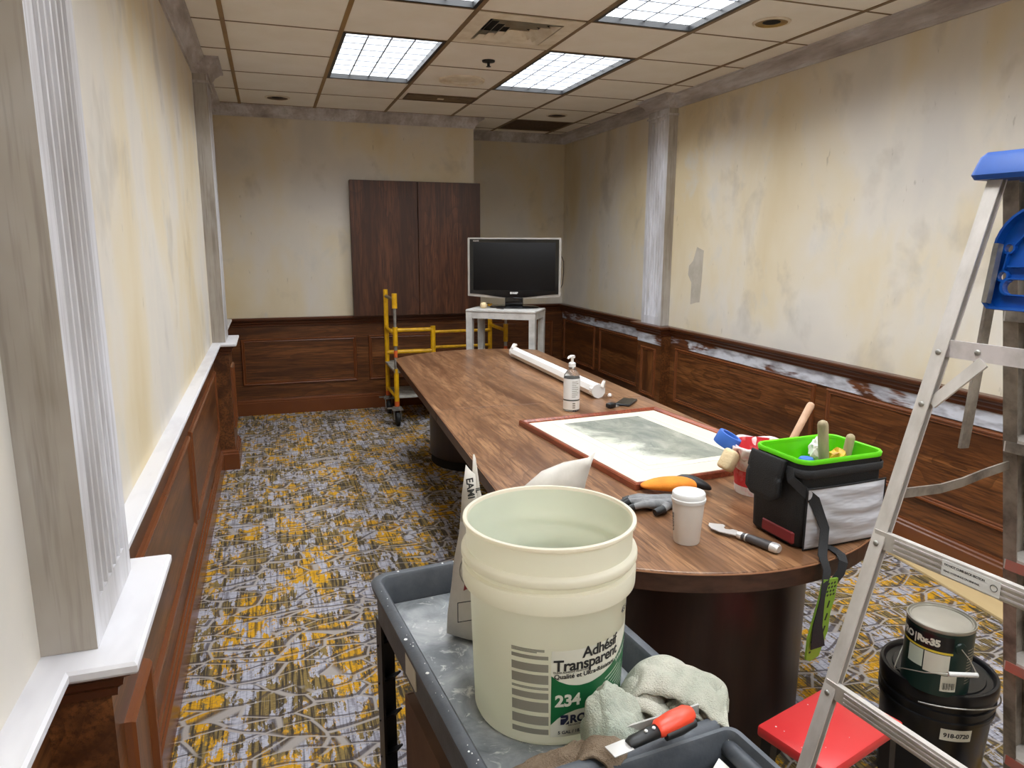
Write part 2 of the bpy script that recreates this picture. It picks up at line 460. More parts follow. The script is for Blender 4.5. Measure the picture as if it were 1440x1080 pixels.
def art_mat():
    t = NT('grey_watercolour')
    v = t.tc(); x, y, z = t.xyz(v)
    a = t.noise(t.tc((1, .6, 1)), 9, 6, .65, .6)
    w = t.noise(t.tc((1, 1, 1), loc=(3, 1, 0)), 6, 5, .6, 1)
    edge = t.math('ADD', t.math('MULTIPLY', x, 3.0), t.math('MULTIPLY', t.math('SUBTRACT', w, .5), 1.3))
    col = t.ramp(a, [(.3, (112, 118, 112)), (.5, (140, 144, 134)), (.68, (166, 168, 156))])
    k = t.bw(t.math('ADD', edge, t.math('ADD', t.math('MULTIPLY', y, .9), 1.0)), .42, .78)
    col = t.mix(k, (222, 222, 206), col)
    d = t.noise(t.tc((1, 2, 1), loc=(7, 2, 0)), 22, 4, .7, 1.5)
    col = t.mix(t.math('MULTIPLY', t.bw(d, .62, .68), .6), col, (86, 90, 84))
    t.col(col); t.set(.25, 0, .5); return t.m
M['art'] = art_mat()
M['cup'] = simple('white_paper_cup', (222, 216, 208), .6)
M['steel'] = simple('tool_steel', (206, 203, 200), .32, .45)
M['grip'] = simple('grey_rubber_grip', (66, 62, 62), .5)
M['glove_grey'] = simple('grey_knit_glove', (132, 132, 132), .85, c2=(96, 96, 98), vs=14, bmp=.3, bs=300)
M['glove_black'] = simple('black_nitrile', (26, 27, 28), .5)
M['glove_orange'] = simple('orange_knit_glove', (232, 142, 40), .8, c2=(216, 122, 26), vs=14, bmp=.3, bs=300)
M['phone'] = simple('phone_case', (40, 42, 45), .35)
M['pail'] = simple('black_pail_plastic', (18, 18, 20), .3)
M['can_green'] = simple('dark_green_can', (18, 44, 38), .35)
M['tin'] = simple('tinplate', (176, 172, 160), .3, .6)
M['lid'] = simple('can_lid', (168, 162, 150), .35, .3, c2=(180, 174, 160), vs=5)
M['yel_print'] = simple('yellow_print', (214, 190, 60), .5)
M['ply'] = simple('tan_board', (206, 180, 132), .8, c2=(196, 168, 120), vs=4, st=(1, .3, 1))
M['cardboard'] = simple('cardboard', (112, 84, 66), .8, c2=(98, 72, 56), vs=6)
M['cable'] = simple('dark_cable', (60, 44, 36), .5)
def glassy(name, c, rough=.05, ior=1.45):
    t = NT(name); t.col(c); t.set(rough, 0, .5, Transmission_Weight=1.0, IOR=ior); return t.m
M['clear'] = glassy('clear_bottle', (235, 240, 240))
M['gel'] = simple('clear_sanitiser', (238, 242, 240), .08, Transmission_Weight=.9, IOR=1.2)
def emis(name, c, s):
    t = NT(name); t.col(c); t.b.inputs['Emission Color'].default_value = c if len(c) == 4 else lin(c); t.b.inputs['Emission Strength'].default_value = s
    return t.m
def prismatic_lens():
    # prismatic troffer lens with the usual 65 degree cut-off: most of its light leaves steeply downwards
    t = NT('lit_prismatic_lens'); c = (.91, .955, 1.0, 1); t.col(c); t.b.inputs['Emission Color'].default_value = c
    g = t.n('ShaderNodeNewGeometry'); d = t.n('ShaderNodeVectorMath'); d.operation = 'DOT_PRODUCT'
    t.L(g.outputs['Incoming'], d.inputs[0]); t.L(g.outputs['Normal'], d.inputs[1])
    mr = t.n('ShaderNodeMapRange'); mr.interpolation_type = 'SMOOTHSTEP'
    mr.inputs['From Min'].default_value = .22; mr.inputs['From Max'].default_value = .50
    mr.inputs['To Min'].default_value = LAMP*.105; mr.inputs['To Max'].default_value = LAMP
    t.L(t.math('ABSOLUTE', d.outputs['Value']), mr.inputs['Value']); t.L(mr.outputs[0], t.b.inputs['Emission Strength']); return t.m
M['lamp'] = prismatic_lens()
M['lensgrid'] = simple('acrylic_lens_rib', (120, 124, 132), .6)

# ------------------------------------------------------------------ room shell
XL, XR, YB, YR, XC, YF, H = -.40, 3.14, 6.90, 7.65, 1.90, -3.6, 2.715
PLN = (-.40, -.30)   # pilaster pedestal depth on the left
path = [(XL, YF), (XL, 1.275), (-.30, 1.275), (-.30, 1.615), (XL, 1.615), (XL, 5.25), (-.30, 5.25), (-.30, 5.62), (XL, 5.62),
        (XL, YB), (XC, YB), (XC, YR), (XR, YR), (XR, 5.66), (3.05, 5.66), (3.05, 5.25), (XR, 5.25), (XR, 1.615), (3.05, 1.615), (3.05, 1.275), (XR, 1.275), (XR, YF)]
cpath = [(XL, YF), (XL, 1.285), (-.315, 1.285), (-.315, 1.605), (XL, 1.605), (XL, 5.265), (-.315, 5.265), (-.315, 5.61), (XL, 5.61),
         (XL, YB), (XC, YB), (XC, YR), (XR, YR), (XR, 5.63), (3.06, 5.63), (3.06, 5.30), (XR, 5.30), (XR, 1.605), (3.06, 1.605), (3.06, 1.285), (XR, 1.285), (XR, YF)]
SEG = {'left': (0, 9), 'back': (9, 10), 'alcove': (10, 12), 'right': (12, 21)}
RAIL = [(-.085, .8805), (0, .8805), (0, .874), (.052, .874), (.055, .879), (.055, .890), (.050, .895), (-.085, .895)]
COVE = [(0, .815), (.012, .817), (.014, .832), (.024, .842), (.027, .856), (.040, .866), (.042, .8738), (0, .8738)]
BASE = [(0, 0), (.024, 0), (.024, .112), (.017, .118), (.017, .130), (.010, .136), (.008, .146), (0, .146)]
CROWN = [(0, 2.622), (.012, 2.622), (.014, 2.640), (.022, 2.646), (.034, 2.668), (.060, 2.690), (.066, 2.698), (.084, 2.701), (.084, 2.7149), (0, 2.7149)]
MOULD = [(0, 0), (.002, .012), (.008, .018), (.016, .016), (.020, .010), (.028, .012), (.034, .004), (.036, 0)]

fl = MB(); fl.b2((XL-.1, YF-.1, -.05), (XR+.1, YR+.1, 0)); o = skind(fl.build('floor', M['carpet']))
walls = {}
for nm in ('left', 'back', 'alcove', 'right', 'front'):
    walls[nm] = struct('wall_'+nm)
def upper(nm, p0, p1):
    mb = MB(); mb.b2(p0, p1); return mb.build('plaster', M['plaster'], walls[nm])
upper('left', (XL-.12, YF, .88), (XL, YB+.12, H)); upper('right', (XR, YF, .88), (XR+.12, YR+.12, H))
upper('back', (XL, YB, .88), (XC, YB+.12, H)); upper('alcove', (XC-.12, YB+.121, .88), (XC, YR, H)); upper('alcove', (XC-.12, YR, .88), (XR, YR+.12, H))
upper('front', (XL-.12, YF-.12, 0), (XR+.12, YF, H))
railmat = {'left': M['railwhite'], 'back': M['mould_dark'], 'alcove': M['mould_dark'], 'right': M['mould_dark']}
wmat = {'left': M['wood_y'], 'back': M['wood_x'], 'alcove': M['wood_x'], 'right': M['wood_y']}
k = 0
for nm, (a, b) in SEG.items():
    sweep(path, [(-.12, 0), (0, 0), (0, .88), (-.12, .88)], a, b).build('wainscot', wmat[nm], walls[nm])
    sweep(path, RAIL, a, b).build('chair_rail', railmat[nm], walls[nm])
    sweep(path, COVE, a, b).build('rail_moulding', M['mould_dark'], walls[nm])
    skind(sweep(path, BASE, a, b).build('baseboard_'+nm, M['mould']))
    k += 1
    skind(sweep(cpath, CROWN, a, b).build('trim_%d' % k, M['crown']))
fp_ = MB(); fp_.prism([(-4.985, 1.10), (-4.905, 1.12), (-4.860, 1.125), (-4.845, 1.30), (-4.838, 1.52), (-4.93, 1.545), (-4.975, 1.44), (-5.03, 1.40), (-5.04, 1.33), (-4.985, 1.27)], 0, .0015, T=frame_T((XR, 0, 0), (0, -1, 0), (0, 0, 1)))
fp_.build('filler_patch', simple('grey_filler', (172, 163, 148), .8, c2=(186, 178, 164), vs=7), walls['right'])
# raised panels with picture-frame mouldings
def panel(nm, T, u0, u1, v0, v1, wm):
    MB().frame(T, u0, u1, v0, v1, MOULD).build('panel_moulding', M['mould'], walls[nm])
    mb = MB(); mb.box(((u0+u1)/2, (v0+v1)/2, .002), (u1-u0-.064, v1-v0-.064, .006), T=T); mb.build('wainscot_panel', wm, walls[nm])
TL = lambda x: frame_T((x, 0, 0), (0, 1, 0), (0, 0, 1))      # u = y, normal +x
TRt = lambda x: frame_T((x, 0, 0), (0, -1, 0), (0, 0, 1))    # u = -y, normal -x
TB = lambda y: frame_T((0, y, 0), (1, 0, 0), (0, 0, 1))      # normal -y
for y0, y1 in ((-1.4, -.1), (.02, 1.2), (1.72, 3.45), (3.52, 5.17), (5.70, 6.82)):
    panel('left', TL(XL), y0, y1, .28, .715, M['wood_y'])
for y0, y1 in ((1.335, 1.555), (5.31, 5.56)): panel('left', TL(-.30), y0, y1, .28, .715, M['wood_z'])
for x0, x1 in ((-.29, .74), (.85, 1.83)): panel('back', TB(YB), x0, x1, .275, .705, M['wood_x'])
panel('alcove', TB(YR), 2.03, 3.03, .275, .705, M['wood_x'])
for y0, y1 in ((5.79, 6.62), (6.74, 7.56), (3.53, 5.16), (1.70, 3.43), (.02, 1.2), (-1.4, -.1)):
    panel('right', TRt(XR), -y1, -y0, .275, .728, M['wood_y'])
for y0, y1 in ((5.33, 5.58), (1.335, 1.555)): panel('right', TRt(3.05), -y1, -y0, .275, .70, M['wood_z'])
# top rail board of the right wainscot, partly primed white
for y0, y1, x in ((5.67, 7.62, XR), (1.62, 5.245, XR), (-1.5, 1.27, XR), (5.255, 5.655, 3.05)):
    mb = MB(); mb.b2((x-.004, y0, .735), (x, y1, .816)); mb.build('rail_board', M['primed_y'], walls['right'])
# fluted pilasters
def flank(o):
    # the narrow sides get a darker, streakier colour
    o.data.materials.append(M['sidecoat'])
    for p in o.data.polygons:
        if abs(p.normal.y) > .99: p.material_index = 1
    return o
def pilaster(idx, x0, sgn, ya, yb, dep):
    r = struct('trim_%d' % idx)
    def P(d, y): return (x0+sgn*d, y)
    def slab(z0, z1, e, a=0): 
        mb = MB(); mb.prism([P(0, ya-e), P(dep+e, ya-e), P(dep+e, yb+e), P(0, yb+e)], z0, z1); return mb
    w = yb-ya; nfl = 6; mg = .045; pitch = (w-2*mg)/nfl; rr = pitch*.36
    poly = [P(0, ya), P(dep, ya)]
    for i in range(nfl):
        c = ya+mg+pitch*(i+.5)
        for q in range(7):
            a = PI-PI*q/6
            poly.append(P(dep-.013*math.sin(PI*q/6), c+rr*math.cos(a)))
    poly += [P(dep, yb), P(0, yb)]
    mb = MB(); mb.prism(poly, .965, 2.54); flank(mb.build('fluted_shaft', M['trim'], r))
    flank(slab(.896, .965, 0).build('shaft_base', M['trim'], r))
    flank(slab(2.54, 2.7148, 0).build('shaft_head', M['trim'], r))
    mb = slab(2.565, 2.580, .012); mb.build('necking', M['trim'], r)
pilaster(5, XL, 1, 1.285, 1.605, .085)
pilaster(6, XL, 1, 5.265, 5.61, .085)
pilaster(7, XR, -1, 5.30, 5.63, .08)
pilaster(8, XR, -1, 1.285, 1.605, .08)

# ------------------------------------------------------------------ suspended ceiling
TS = .6096; GX = [-.772+TS*i for i in range(8)]; GY = lambda j: 4.36+TS*j
ceil = struct('ceiling')
mb = MB(); mb.b2((XL-.12, YF-.12, H+.12), (XR+.12, YR+.12, H+.2)); mb.build('deck', M['tile'], ceil)
lights = [(2, 0), (4, 0), (2, -3), (4, -3)]
fill_lights = [(2, -6), (4, -6), (2, -9), (4, -9), (2, -12), (4, -12)]  # unseen panels, added to fill the camera-facing sides with light
skip = set()
for i, j in lights+fill_lights: skip |= {(i, j), (i, j+1)}
skip |= {(3, -1), (5, 4)}
_tm = None
def tile(x0, x1, y0, y1):
    global _tm
    g = .006
    if abs(x1-x0-TS) < 1e-3 and abs(y1-y0-TS) < 1e-3:
        if _tm is None:
            t = MB(); t.box((0, 0, .008), (TS-2*g, TS-2*g, .016)); o = t.build('ceiling_tile', M['tile'], ceil, world=False); _tm = o.data
        else:
            o = bpy.data.objects.new('ceiling_tile', _tm); COL.objects.link(o); o.parent = ceil
        o.location = ((x0+x1)/2, (y0+y1)/2, H)
    else:
        t = MB(); t.b2((x0+g, y0+g, H), (x1-g, y1-g, H+.016)); t.build('ceiling_tile', M['tile'], ceil)
for i in range(7):
    x0 = max(XL, GX[i]); x1 = min(XR, GX[i+1])
    if i == 0: x0 = XL
    for j in range(-14, 6):
        y0 = max(YF, GY(j)); y1 = min(YR, GY(j+1))
        if (i, j) in skip or y0 >= YR: continue
        if i < 4 and y1 > YB: y1 = YB
        if y1-y0 < .02: continue
        if i == 4 and y0 > 6.7: tile(XC, x1, y0, y1); 
        else: tile(x0, x1, y0, y1)
for i in range(1, 7):
    y1 = YB if i < 4 else YR
    t = MB(); t.b2((GX[i]-.012, YF, H-.004), (GX[i]+.012, YB if GX[i] < XC else YR, H+.03)); t.build('ceiling_tee', M['tee_gold'] if i in (1, 2) else M['tee'], ceil)
for i in range(7):
    x0 = XL if i == 0 else GX[i]+.012; x1 = min(XR, GX[i+1])-.012
    for j in range(-13, 6):
        if (i, j) in skip and (i, j-1) in skip and (i, j-1) != (3, -1) and (i, j) != (3, -1): continue
        y = GY(j)
        if y > YB and i < 4: continue
        a = max(x0, XC) if (i == 4 and y > YB) else x0
        if x1-a < .05 or y > YR-.02: continue
        t = MB(); t.b2((a, y-.007, H-.002), (x1, y+.007, H+.03)); t.build('cross_tee', M['tee'], ceil)

WHERE = {(2, -12): 'unseen added fill light panel farthest behind the viewer on the left, outside the picture', (4, -12): 'unseen added fill light panel farthest behind the viewer on the right, outside the picture',
         (2, -9): 'unseen added fill light panel behind the viewer on the left, outside the picture', (4, -9): 'unseen added fill light panel behind the viewer on the right, outside the picture',
         (2, -6): 'unseen added fill light panel above the cart, outside the picture on the left', (4, -6): 'unseen added fill light panel above the stepladder, outside the picture on the right',
         (2, 0): 'lit square-celled ceiling light panel, far one on the left side', (4, 0): 'lit ceiling light panel beyond the air diffuser, far one on the right',
         (2, -3): 'lit ceiling light panel cut by top of frame, near one on the left', (4, -3): 'lit ceiling light panel near the gold downlight, near one on the right'}
for i, j in lights+fill_lights:
    cx = GX[i]+TS/2; cyy = GY(j)+TS
    r = thing('ceiling_light', WHERE[(i, j)], 'ceiling light', (cx, cyy, H), 0, 'fluorescent ceiling light panels')
    a, b = TS/2-.012, TS-.012
    t = MB()
    for sx in (-1, 1): t.box((sx*(a-.010), 0, .03), (.020, 2*b, .066))
    for sy in (-1, 1): t.box((0, sy*(b-.010), .03), (2*a-.0402, .020, .066))
    t.build('lamp_frame', M['black'], r, world=False)
    t = MB(); t.box((0, 0, .030), (2*a-.04, 2*b-.04, .006)); t.build('lamp_lens', M['lamp'], r, world=False)
    t = MB()
    aw, bw_ = 2*a-.042, 2*b-.042
    for q in range(1, 4): t.box((-aw/2+aw*q/4, 0, .0245), (.009, bw_, .004))
    for q in range(1, 8): t.box((0, -bw_/2+bw_*q/8, .0245), (aw, .010, .0045))
    t.build('lens_rib', M['lensgrid'], r, world=False)['kind'] = 'stuff'
# square air diffuser
r = thing('air_diffuser', 'square louvred air diffuser in the ceiling between the light panels', 'air vent', (GX[3]+TS/2, GY(-1)+TS/2, H))
def sqring(t, h0, z0, h1, z1, w=.0):
    t.loft([[(-h0, -h0, z0), (h0, -h0, z0), (h0, h0, z0), (-h0, h0, z0)], [(-h1, -h1, z1), (h1, -h1, z1), (h1, h1, z1), (-h1, h1, z1)]], cap0=False, cap1=False)
t = MB(); sqring(t, .292, .002, .292, -.004); sqring(t, .292, -.004, .205, -.006); sqring(t, .205, -.006, .205, .05); t.build('diffuser_frame', M['tile_vent'], r, world=False)
t = MB(); t.box((0, 0, .06), (.5, .5, .004)); t.build('duct_opening', M['dark'], r, world=False)
for q in range(4):
    h = .188-q*.044
    t = MB(); sqring(t, h+.004, -.010, h-.020, .016); t.build('louvre', M['tile_vent'], r, world=False)
t = MB(); t.box((0, 0, .012), (.05, .05, .006)); t.build('louvre_centre', M['tile_vent'], r, world=False)
# sprinkler, speaker ring, slot, grille, downlights
r = thing('fire_sprinkler', 'small dark fire sprinkler hanging from a tile below the diffuser', 'sprinkler', (1.402, 4.722, H))
t = MB(); t.lathe([(0, -.001), (.042, -.001), (.040, -.010), (.012, -.014), (0, -.014)], 20); t.build('escutcheon', M['black'], r, world=False, smooth=40)
t = MB(); t.lathe([(0, -.012), (.009, -.012), (.009, -.034), (.016, -.036), (.016, -.039), (0, -.039)], 12); t.build('sprinkler_head', M['black'], r, world=False, smooth=40)
r = thing('ceiling_speaker', 'round flush ceiling speaker painted over in tile colour', 'speaker', (1.383, 5.33, H))
t = MB(); t.lathe([(.165, 0), (.163, -.010), (.150, -.014), (.144, -.003)], 40); t.build('speaker_rim', M['tile_vent'], r, world=False, smooth=40)
t = MB(); t.lathe([(.146, -.003), (.09, -.008), (.086, -.002), (.05, -.009), (0, -.010)], 40); t.build('speaker_grille', M['tile_vent'], r, world=False, smooth=40)
r = thing('slot_vent', 'narrow rust-stained slot vent in the ceiling before the back wall', 'air vent', (1.387, 6.035, H))
t = MB(); t.box((0, 0, -.003), (.575, .235, .006)); t.build('vent_plate', M['rust'], r, world=False)
t = MB(); t.frame(frame_T((0, 0, -.006), (1, 0, 0), (0, -1, 0)), -.285, .285, -.115, .115, [(0, 0), (.0, .004), (.014, .004), (.016, 0)]); t.build('vent_rim', M['brown_grille'], r, world=False)
t = MB(); t.box((0, 0, -.007), (.05, .035, .006)); t.build('vent_catch', M['tile_vent'], r, world=False)
r = thing('return_grille', 'wide brown return air grille in the ceiling over the far corner', 'air vent', (GX[5]+TS/2, GY(4)+TS/2-.01, H))
t = MB(); t.box((0, 0, .02), (.57, .55, .006)); t.build('grille_back', M['brown_grille'], r, world=False)
t = MB(); t.frame(frame_T((0, 0, .012), (1, 0, 0), (0, -1, 0)), -.29, .29, -.285, .285, [(0, 0), (0, .014), (.016, .014), (.018, 0)]); t.build('grille_frame', M['brown_grille'], r, world=False)
t = MB()
for q in range(22): t.box((0, -.26+q*.0248, .010), (.55, .004, .016))
t.build('grille_slat', M['brown_grille'], r, world=False)['kind'] = 'stuff'
for n_, (x, y, lb) in enumerate(((.137, 6.453, 'recessed downlight, dark, near the left end of back wall'), (2.569, 6.464, 'recessed downlight, dark, beside the brown return grille'), (2.57, 3.445, 'recessed downlight with gold reflector, largest, near the right wall'))):
    r = thing('downlight', lb, 'downlight', (x, y, H), 0, 'recessed downlights')
    t = MB(); t.lathe([(.088, -.0005), (.098, -.0005), (.096, -.006), (.084, -.009), (.080, -.004)], 32); t.build('downlight_rim', M['tile_vent'], r, world=False, smooth=50)
    t = MB(); t.lathe([(.082, -.0065), (.074, -.005), (.062, -.0025), (.046, -.0015)], 32); t.build('reflector', M['brass'] if n_ == 2 else M['brown_grille'], r, world=False, smooth=60)
    t = MB(); t.lathe([(.046, -.0015), (.03, -.002), (0, -.002)], 24); t.build('lamp_hole', M['dark'], r, world=False)

# ------------------------------------------------------------------ conference table
def arc(cx, cy, R, a0, a1, n):
    return [(cx+R*math.cos(math.radians(a0+(a1-a0)*i/n)), cy+R*math.sin(math.radians(a0+(a1-a0)*i/n))) for i in range(n+1)]
def lx(y): return .755+.0455*(y-3.5)
def rx(y): return 1.932+.024*(y-3.5)
near = arc(1.262, 2.172, .72, 216.5, 329, 28)
far = arc(1.47, 4.64, .85, 52, 141.5, 24)
SEAM = 3.50
near = [(lx(y) if i == 0 else x, y) for i, (x, y) in enumerate(near)]
near[-1] = (rx(near[-1][1]), near[-1][1]); 
poly_near = [(lx(SEAM-.0012), SEAM-.0012)]+near+[(rx(SEAM-.0012), SEAM-.0012)]
poly_far = [(rx(SEAM+.0012), SEAM+.0012)]+[(rx(far[0][1]), far[0][1])]+far[1:-1]+[(lx(far[-1][1]), far[-1][1])]+[(lx(SEAM+.0012), SEAM+.0012)]
tb = thing('conference_table', 'long brown wood-grain conference table with rounded ends and drum pedestals', 'table', (1.33, 3.47, 0))
def inset(poly, d):
    c = Vector((1.33, 3.47)); out = []
    n = len(poly)
    for i in range(n):
        p = Vector(poly[i]); a = (p-Vector(poly[i-1])); b = (Vector(poly[(i+1) % n])-p)
        na = Vector((-a.y, a.x)).normalized() if a.length > 1e-6 else Vector((0, 0)); nb = Vector((-b.y, b.x)).normalized() if b.length > 1e-6 else na
        mm = na+nb
        if mm.length > 1e-6: mm = mm/max(.3, (1+na.dot(nb)))
        out.append((p.x+mm.x*d, p.y+mm.y*d))
    return out
for nm, pl in (('near', poly_near), ('far', poly_far)):
    ar = sum(pl[i-1][0]*pl[i][1]-pl[i][0]*pl[i-1][1] for i in range(len(pl)))
    if ar < 0: pl = pl[::-1]
    inn = inset(pl, .004)
    t = MB(); t.loft([[(x, y, .737) for x, y in pl], [(x, y, .7395) for x, y in inset(pl, .0012)], [(x, y, .740) for x, y in inn]], cap0=True)
    t.build('tabletop', M['table'], tb)
    t = MB(); t.prism(inset(pl, .003), .682, .7329); t.build('table_edge', M['edge'], tb)
    t = MB(); t.prism(inset(pl, -.0012), .7330, .7369); t.build('edge_highlight', M['strip'], tb)  # pale band painting the bright line along the table rim
for cx, cy in ((1.285, 1.955), (1.40, 4.985)):
    t = MB(); t.lathe([(.345, .06), (.36, .065), (.36, .68), (0, .68)], 56, (cx, cy, 0)); t.build('drum_pedestal', M['drum'], tb, smooth=40)
    t = MB(); t.lathe([(.352, 0), (.352, .059), (0, .059)], 56, (cx, cy, 0)); t.build('black_base', M['dark'], tb, smooth=40)  # near-black ring at the foot of the drum

# ------------------------------------------------------------------ wall cabinet
cb = thing('wall_cabinet', 'dark brown two-door wooden cabinet hung on the back wall', 'cabinet', (1.32, 6.85, .895))
t = MB(); t.b2((.722, 6.825, .895), (1.93, 6.8995, 2.118)); t.build('carcass', M['cabinet'], cb)
for a, b in ((.718, 1.331), (1.336, 1.934)):
    t = MB(); t.box(((a+b)/2, 6.812, 1.5065), (b-a, .022, 1.225), bev=.002); t.build('door', M['cabinet'], cb)

# ------------------------------------------------------------------ television on a grey stand
st = thing('side_stand', 'grey plastic tall stand under the television', 'stand', (1.868, 5.785, 0), -.60)
sx0, sx1, sy0, sy1, sz = -.300, .300, -.180, .180, 1.03
kw = dict(world=False)
t = MB(); t.box((0, 0, sz-.012), (sx1-sx0, sy1-sy0, .022), bev=.008, seg=2); t.build('stand_top', M['resin'], st, smooth=40, **kw)
for p0, p1 in (((sx0+.006, sy0+.006), (sx1-.006, sy0+.024)), ((sx0+.006, sy1-.024), (sx1-.006, sy1-.006)), ((sx0+.006, sy0+.0241), (sx0+.024, sy1-.0241)), ((sx1-.024, sy0+.0241), (sx1-.006, sy1-.0241))):
    t = MB(); t.b2((p0[0], p0[1], sz-.075), (p1[0], p1[1], sz-.0235)); t.build('apron', M['resin'], st, **kw)
for x in (sx0+.030, sx1-.030):
    for y in (sy0+.030, sy1-.030):
        t = MB(); t.loft([[(x+a*h, y+b*h, z) for a, b in ((-1, -1), (1, -1), (1, 1), (-1, 1))] for z, h in ((0, .022), (.94, .026), (sz-.0235, .027))]); t.build('leg', M['resin'], st, **kw)
t = MB(); t.box((0, 0, .30), (sx1-sx0-.1, sy1-sy0-.1, .02), bev=.006); t.build('lower_shelf', M['resin'], st, **kw)
tv = thing('television', 'flat television with black screen and silver frame on the grey stand', 'television', (1.955, 5.83, 1.0302), -.42)
def TT(x, y, z): return ROOT['television'] @ Vector((x, y, z))
def tvbox(name, c, d, mat, bev=.004, par=tv):
    t = MB(); t.box(c, d, bev=bev, seg=2); return t.build(name, M[mat], par, world=False, smooth=40)
# silver frame: bottom edge bowed
def bow(x, d=0): return .098-.020*math.cos(x/.39*PI/2)+d
N_ = 24; xs = [-.392+.784*i/N_ for i in range(N_+1)]
outer = [(x, bow(x)) for x in xs]+[(.392, .575), (.386, .582), (-.386, .582), (-.392, .575)]
t = MB(); t.prism(outer, 0, .05, T=frame_T((0, -.03, 0), (1, 0, 0), (0, 0, 1)) @ Matrix.Translation((0, 0, -.05))); t.build('silver_frame', M['silver'], tv, world=False)
inn = [(x, .118-.034*math.cos(x/.39*PI/2)**2) for x in [-.374+.748*i/N_ for i in range(N_+1)]]+[(.374, .570), (-.374, .570)]
t = MB(); t.prism(inn, 0, .006, T=frame_T((0, -.0305, 0), (1, 0, 0), (0, 0, 1))); t.build('bezel', M['glossblack'], tv, world=False)
tvbox('screen', (0, -.0372, .345), (.690, .0015, .395), 'screen', .0005)
tvbox('back_shell', (0, .055, .34), (.60, .066, .40), 'black', .02)
tvbox('neck', (0, -.01, .052), (.15, .06, .075), 'glossblack', .006)
t = MB(); t.loft([[(.21*math.cos(a), .10*math.sin(a)-.01, z) for a in [2*PI*i/36 for i in range(36)]] for z in (0.0005, .010)]+[[(.18*math.cos(a), .08*math.sin(a)-.01, .018) for a in [2*PI*i/36 for i in range(36)]]]); t.build('foot', M['glossblack'], tv, world=False, smooth=40)
T_ = frame_T((0, -.0370, .130), (1, 0, 0), (0, 0, 1))
text_mb('SHARP', .022, .0012, frame_T((0, -.0371, .118), (1, 0, 0), (0, 0, 1)), 'CENTER').build('printed_logo', M['white'], tv, world=False)
text_mb('AQUOS', .014, .0004, frame_T((-.345, -.0371, .551), (1, 0, 0), (0, 0, 1))).build('printed_mark', M['silver'], tv, world=False)
o = MB().tube([TT(.396, -.01, .43), TT(.412, -.01, .39), TT(.414, 0, .30), TT(.405, .02, .20), TT(.37, .05, .12), TT(.30, .08, .10), TT(.25, .085, .20)], .004, 6).build('power_cable', M['cable'], smooth=60); 
tag(o, 'thin dark cable looping behind the right edge of the television', 'cable')
ck = thing('webcam_puck', 'small beige gadget with a wire on the stand under the left of the television', 'gadget', (1.69, 5.85, 1.03))
t = MB(); t.lathe([(0, 0.0005), (.02, .0005), (.028, .012), (.030, .030), (.022, .046), (0, .05)], 20, (1.69, 5.85, 1.03)); t.build('body', M['sponge'], ck, smooth=60)
t = MB(); t.tube([(1.707, 5.83, 1.07), (1.72, 5.80, 1.075), (1.745, 5.765, 1.05), (1.775, 5.74, 1.035), (1.82, 5.70, 1.0335)], .003, 6); t.build('wire', M['cable'], ck, smooth=60)

# ------------------------------------------------------------------ yellow rolling scaffold
sc = thing('rolling_scaffold', 'yellow steel rolling scaffold behind the far end of the table', 'scaffold', (1.47, 6.38, 0))
xa, xb, ya, yb = .985, 1.975, 6.13, 6.62
def tube(name, pts, r, mat, n=12, par=sc): return MB().tube(pts, r, n).build(name, M[mat], par, smooth=50)
for x in (xa, xb):
    for y in (ya, yb):
        lo = .17
        front_left = (x == xa and y == ya)
        if front_left or (x == xb and y == ya):
            tube('post', [(x, y, lo), (x, y, .50)], .021, 'yellow'); tube('post', [(x, y, .70), (x, y, .86)], .021, 'yellow')
            tube('adjusting_leg', [(x, y, .50), (x, y, .70)], .015, 'zinc'); tube('adjusting_leg', [(x, y, .86), (x, y, 1.03)], .013, 'zinc')
            tube('marking_band', [(x, y, .60), (x, y, .66)], .0165, 'orange')
            if front_left: tube('sleeve', [(x, y, 1.02), (x, y, 1.145)], .023, 'yellow')
        else:
            tube('post', [(x, y, lo), (x, y, 1.15 if x == xa else 1.0)], .021, 'yellow')
        tube('marking_band', [(x, y, lo), (x, y, lo+.045)], .0218, 'orange')
        # caster
        c = MB(); c.lathe([(.030, .150), (.034, .156), (.034, .168), (0, .17)], 16, (x, y, 0)); c.box((x, y, .146), (.09, .10, .012)); cs = c.build('caster', M['zinc'], sc, smooth=40)
        for s_ in (-1, 1):
            c = MB(); c.bar((x+s_*.030, y, .145), (x+s_*.030, y-.025, .055), .004, .05, (0, 1, 0)); c.build('fork_arm', M['zinc'], cs)
        c = MB(); c.b2((x-.085, y-.01, .150), (x-.03, y+.02, .158)); c.build('brake_lever', M['zinc'], cs)
        c = MB(); T_ = Matrix.Translation((x, y-.02, .062)) @ Matrix.Rotation(PI/2, 4, 'Y'); c.lathe([(0, -.019), (.045, -.019), (.0605, -.013), (.0615, 0), (.0605, .013), (.045, .019), (0, .019)], 24, T=T_); c.build('wheel', M['rubber'], cs, smooth=40)
    tube('cross_bar', [(x, ya, 1.09 if x == xa else .90), (x, yb, 1.09 if x == xa else .90)], .014, 'yellow' if x == xb else 'zinc')
    tube('cross_bar', [(x, ya, .80), (x, yb, .80)], .016, 'yellow')
    tube('cross_bar', [(x, ya, .24), (x, yb, .24)], .014, 'yellow')
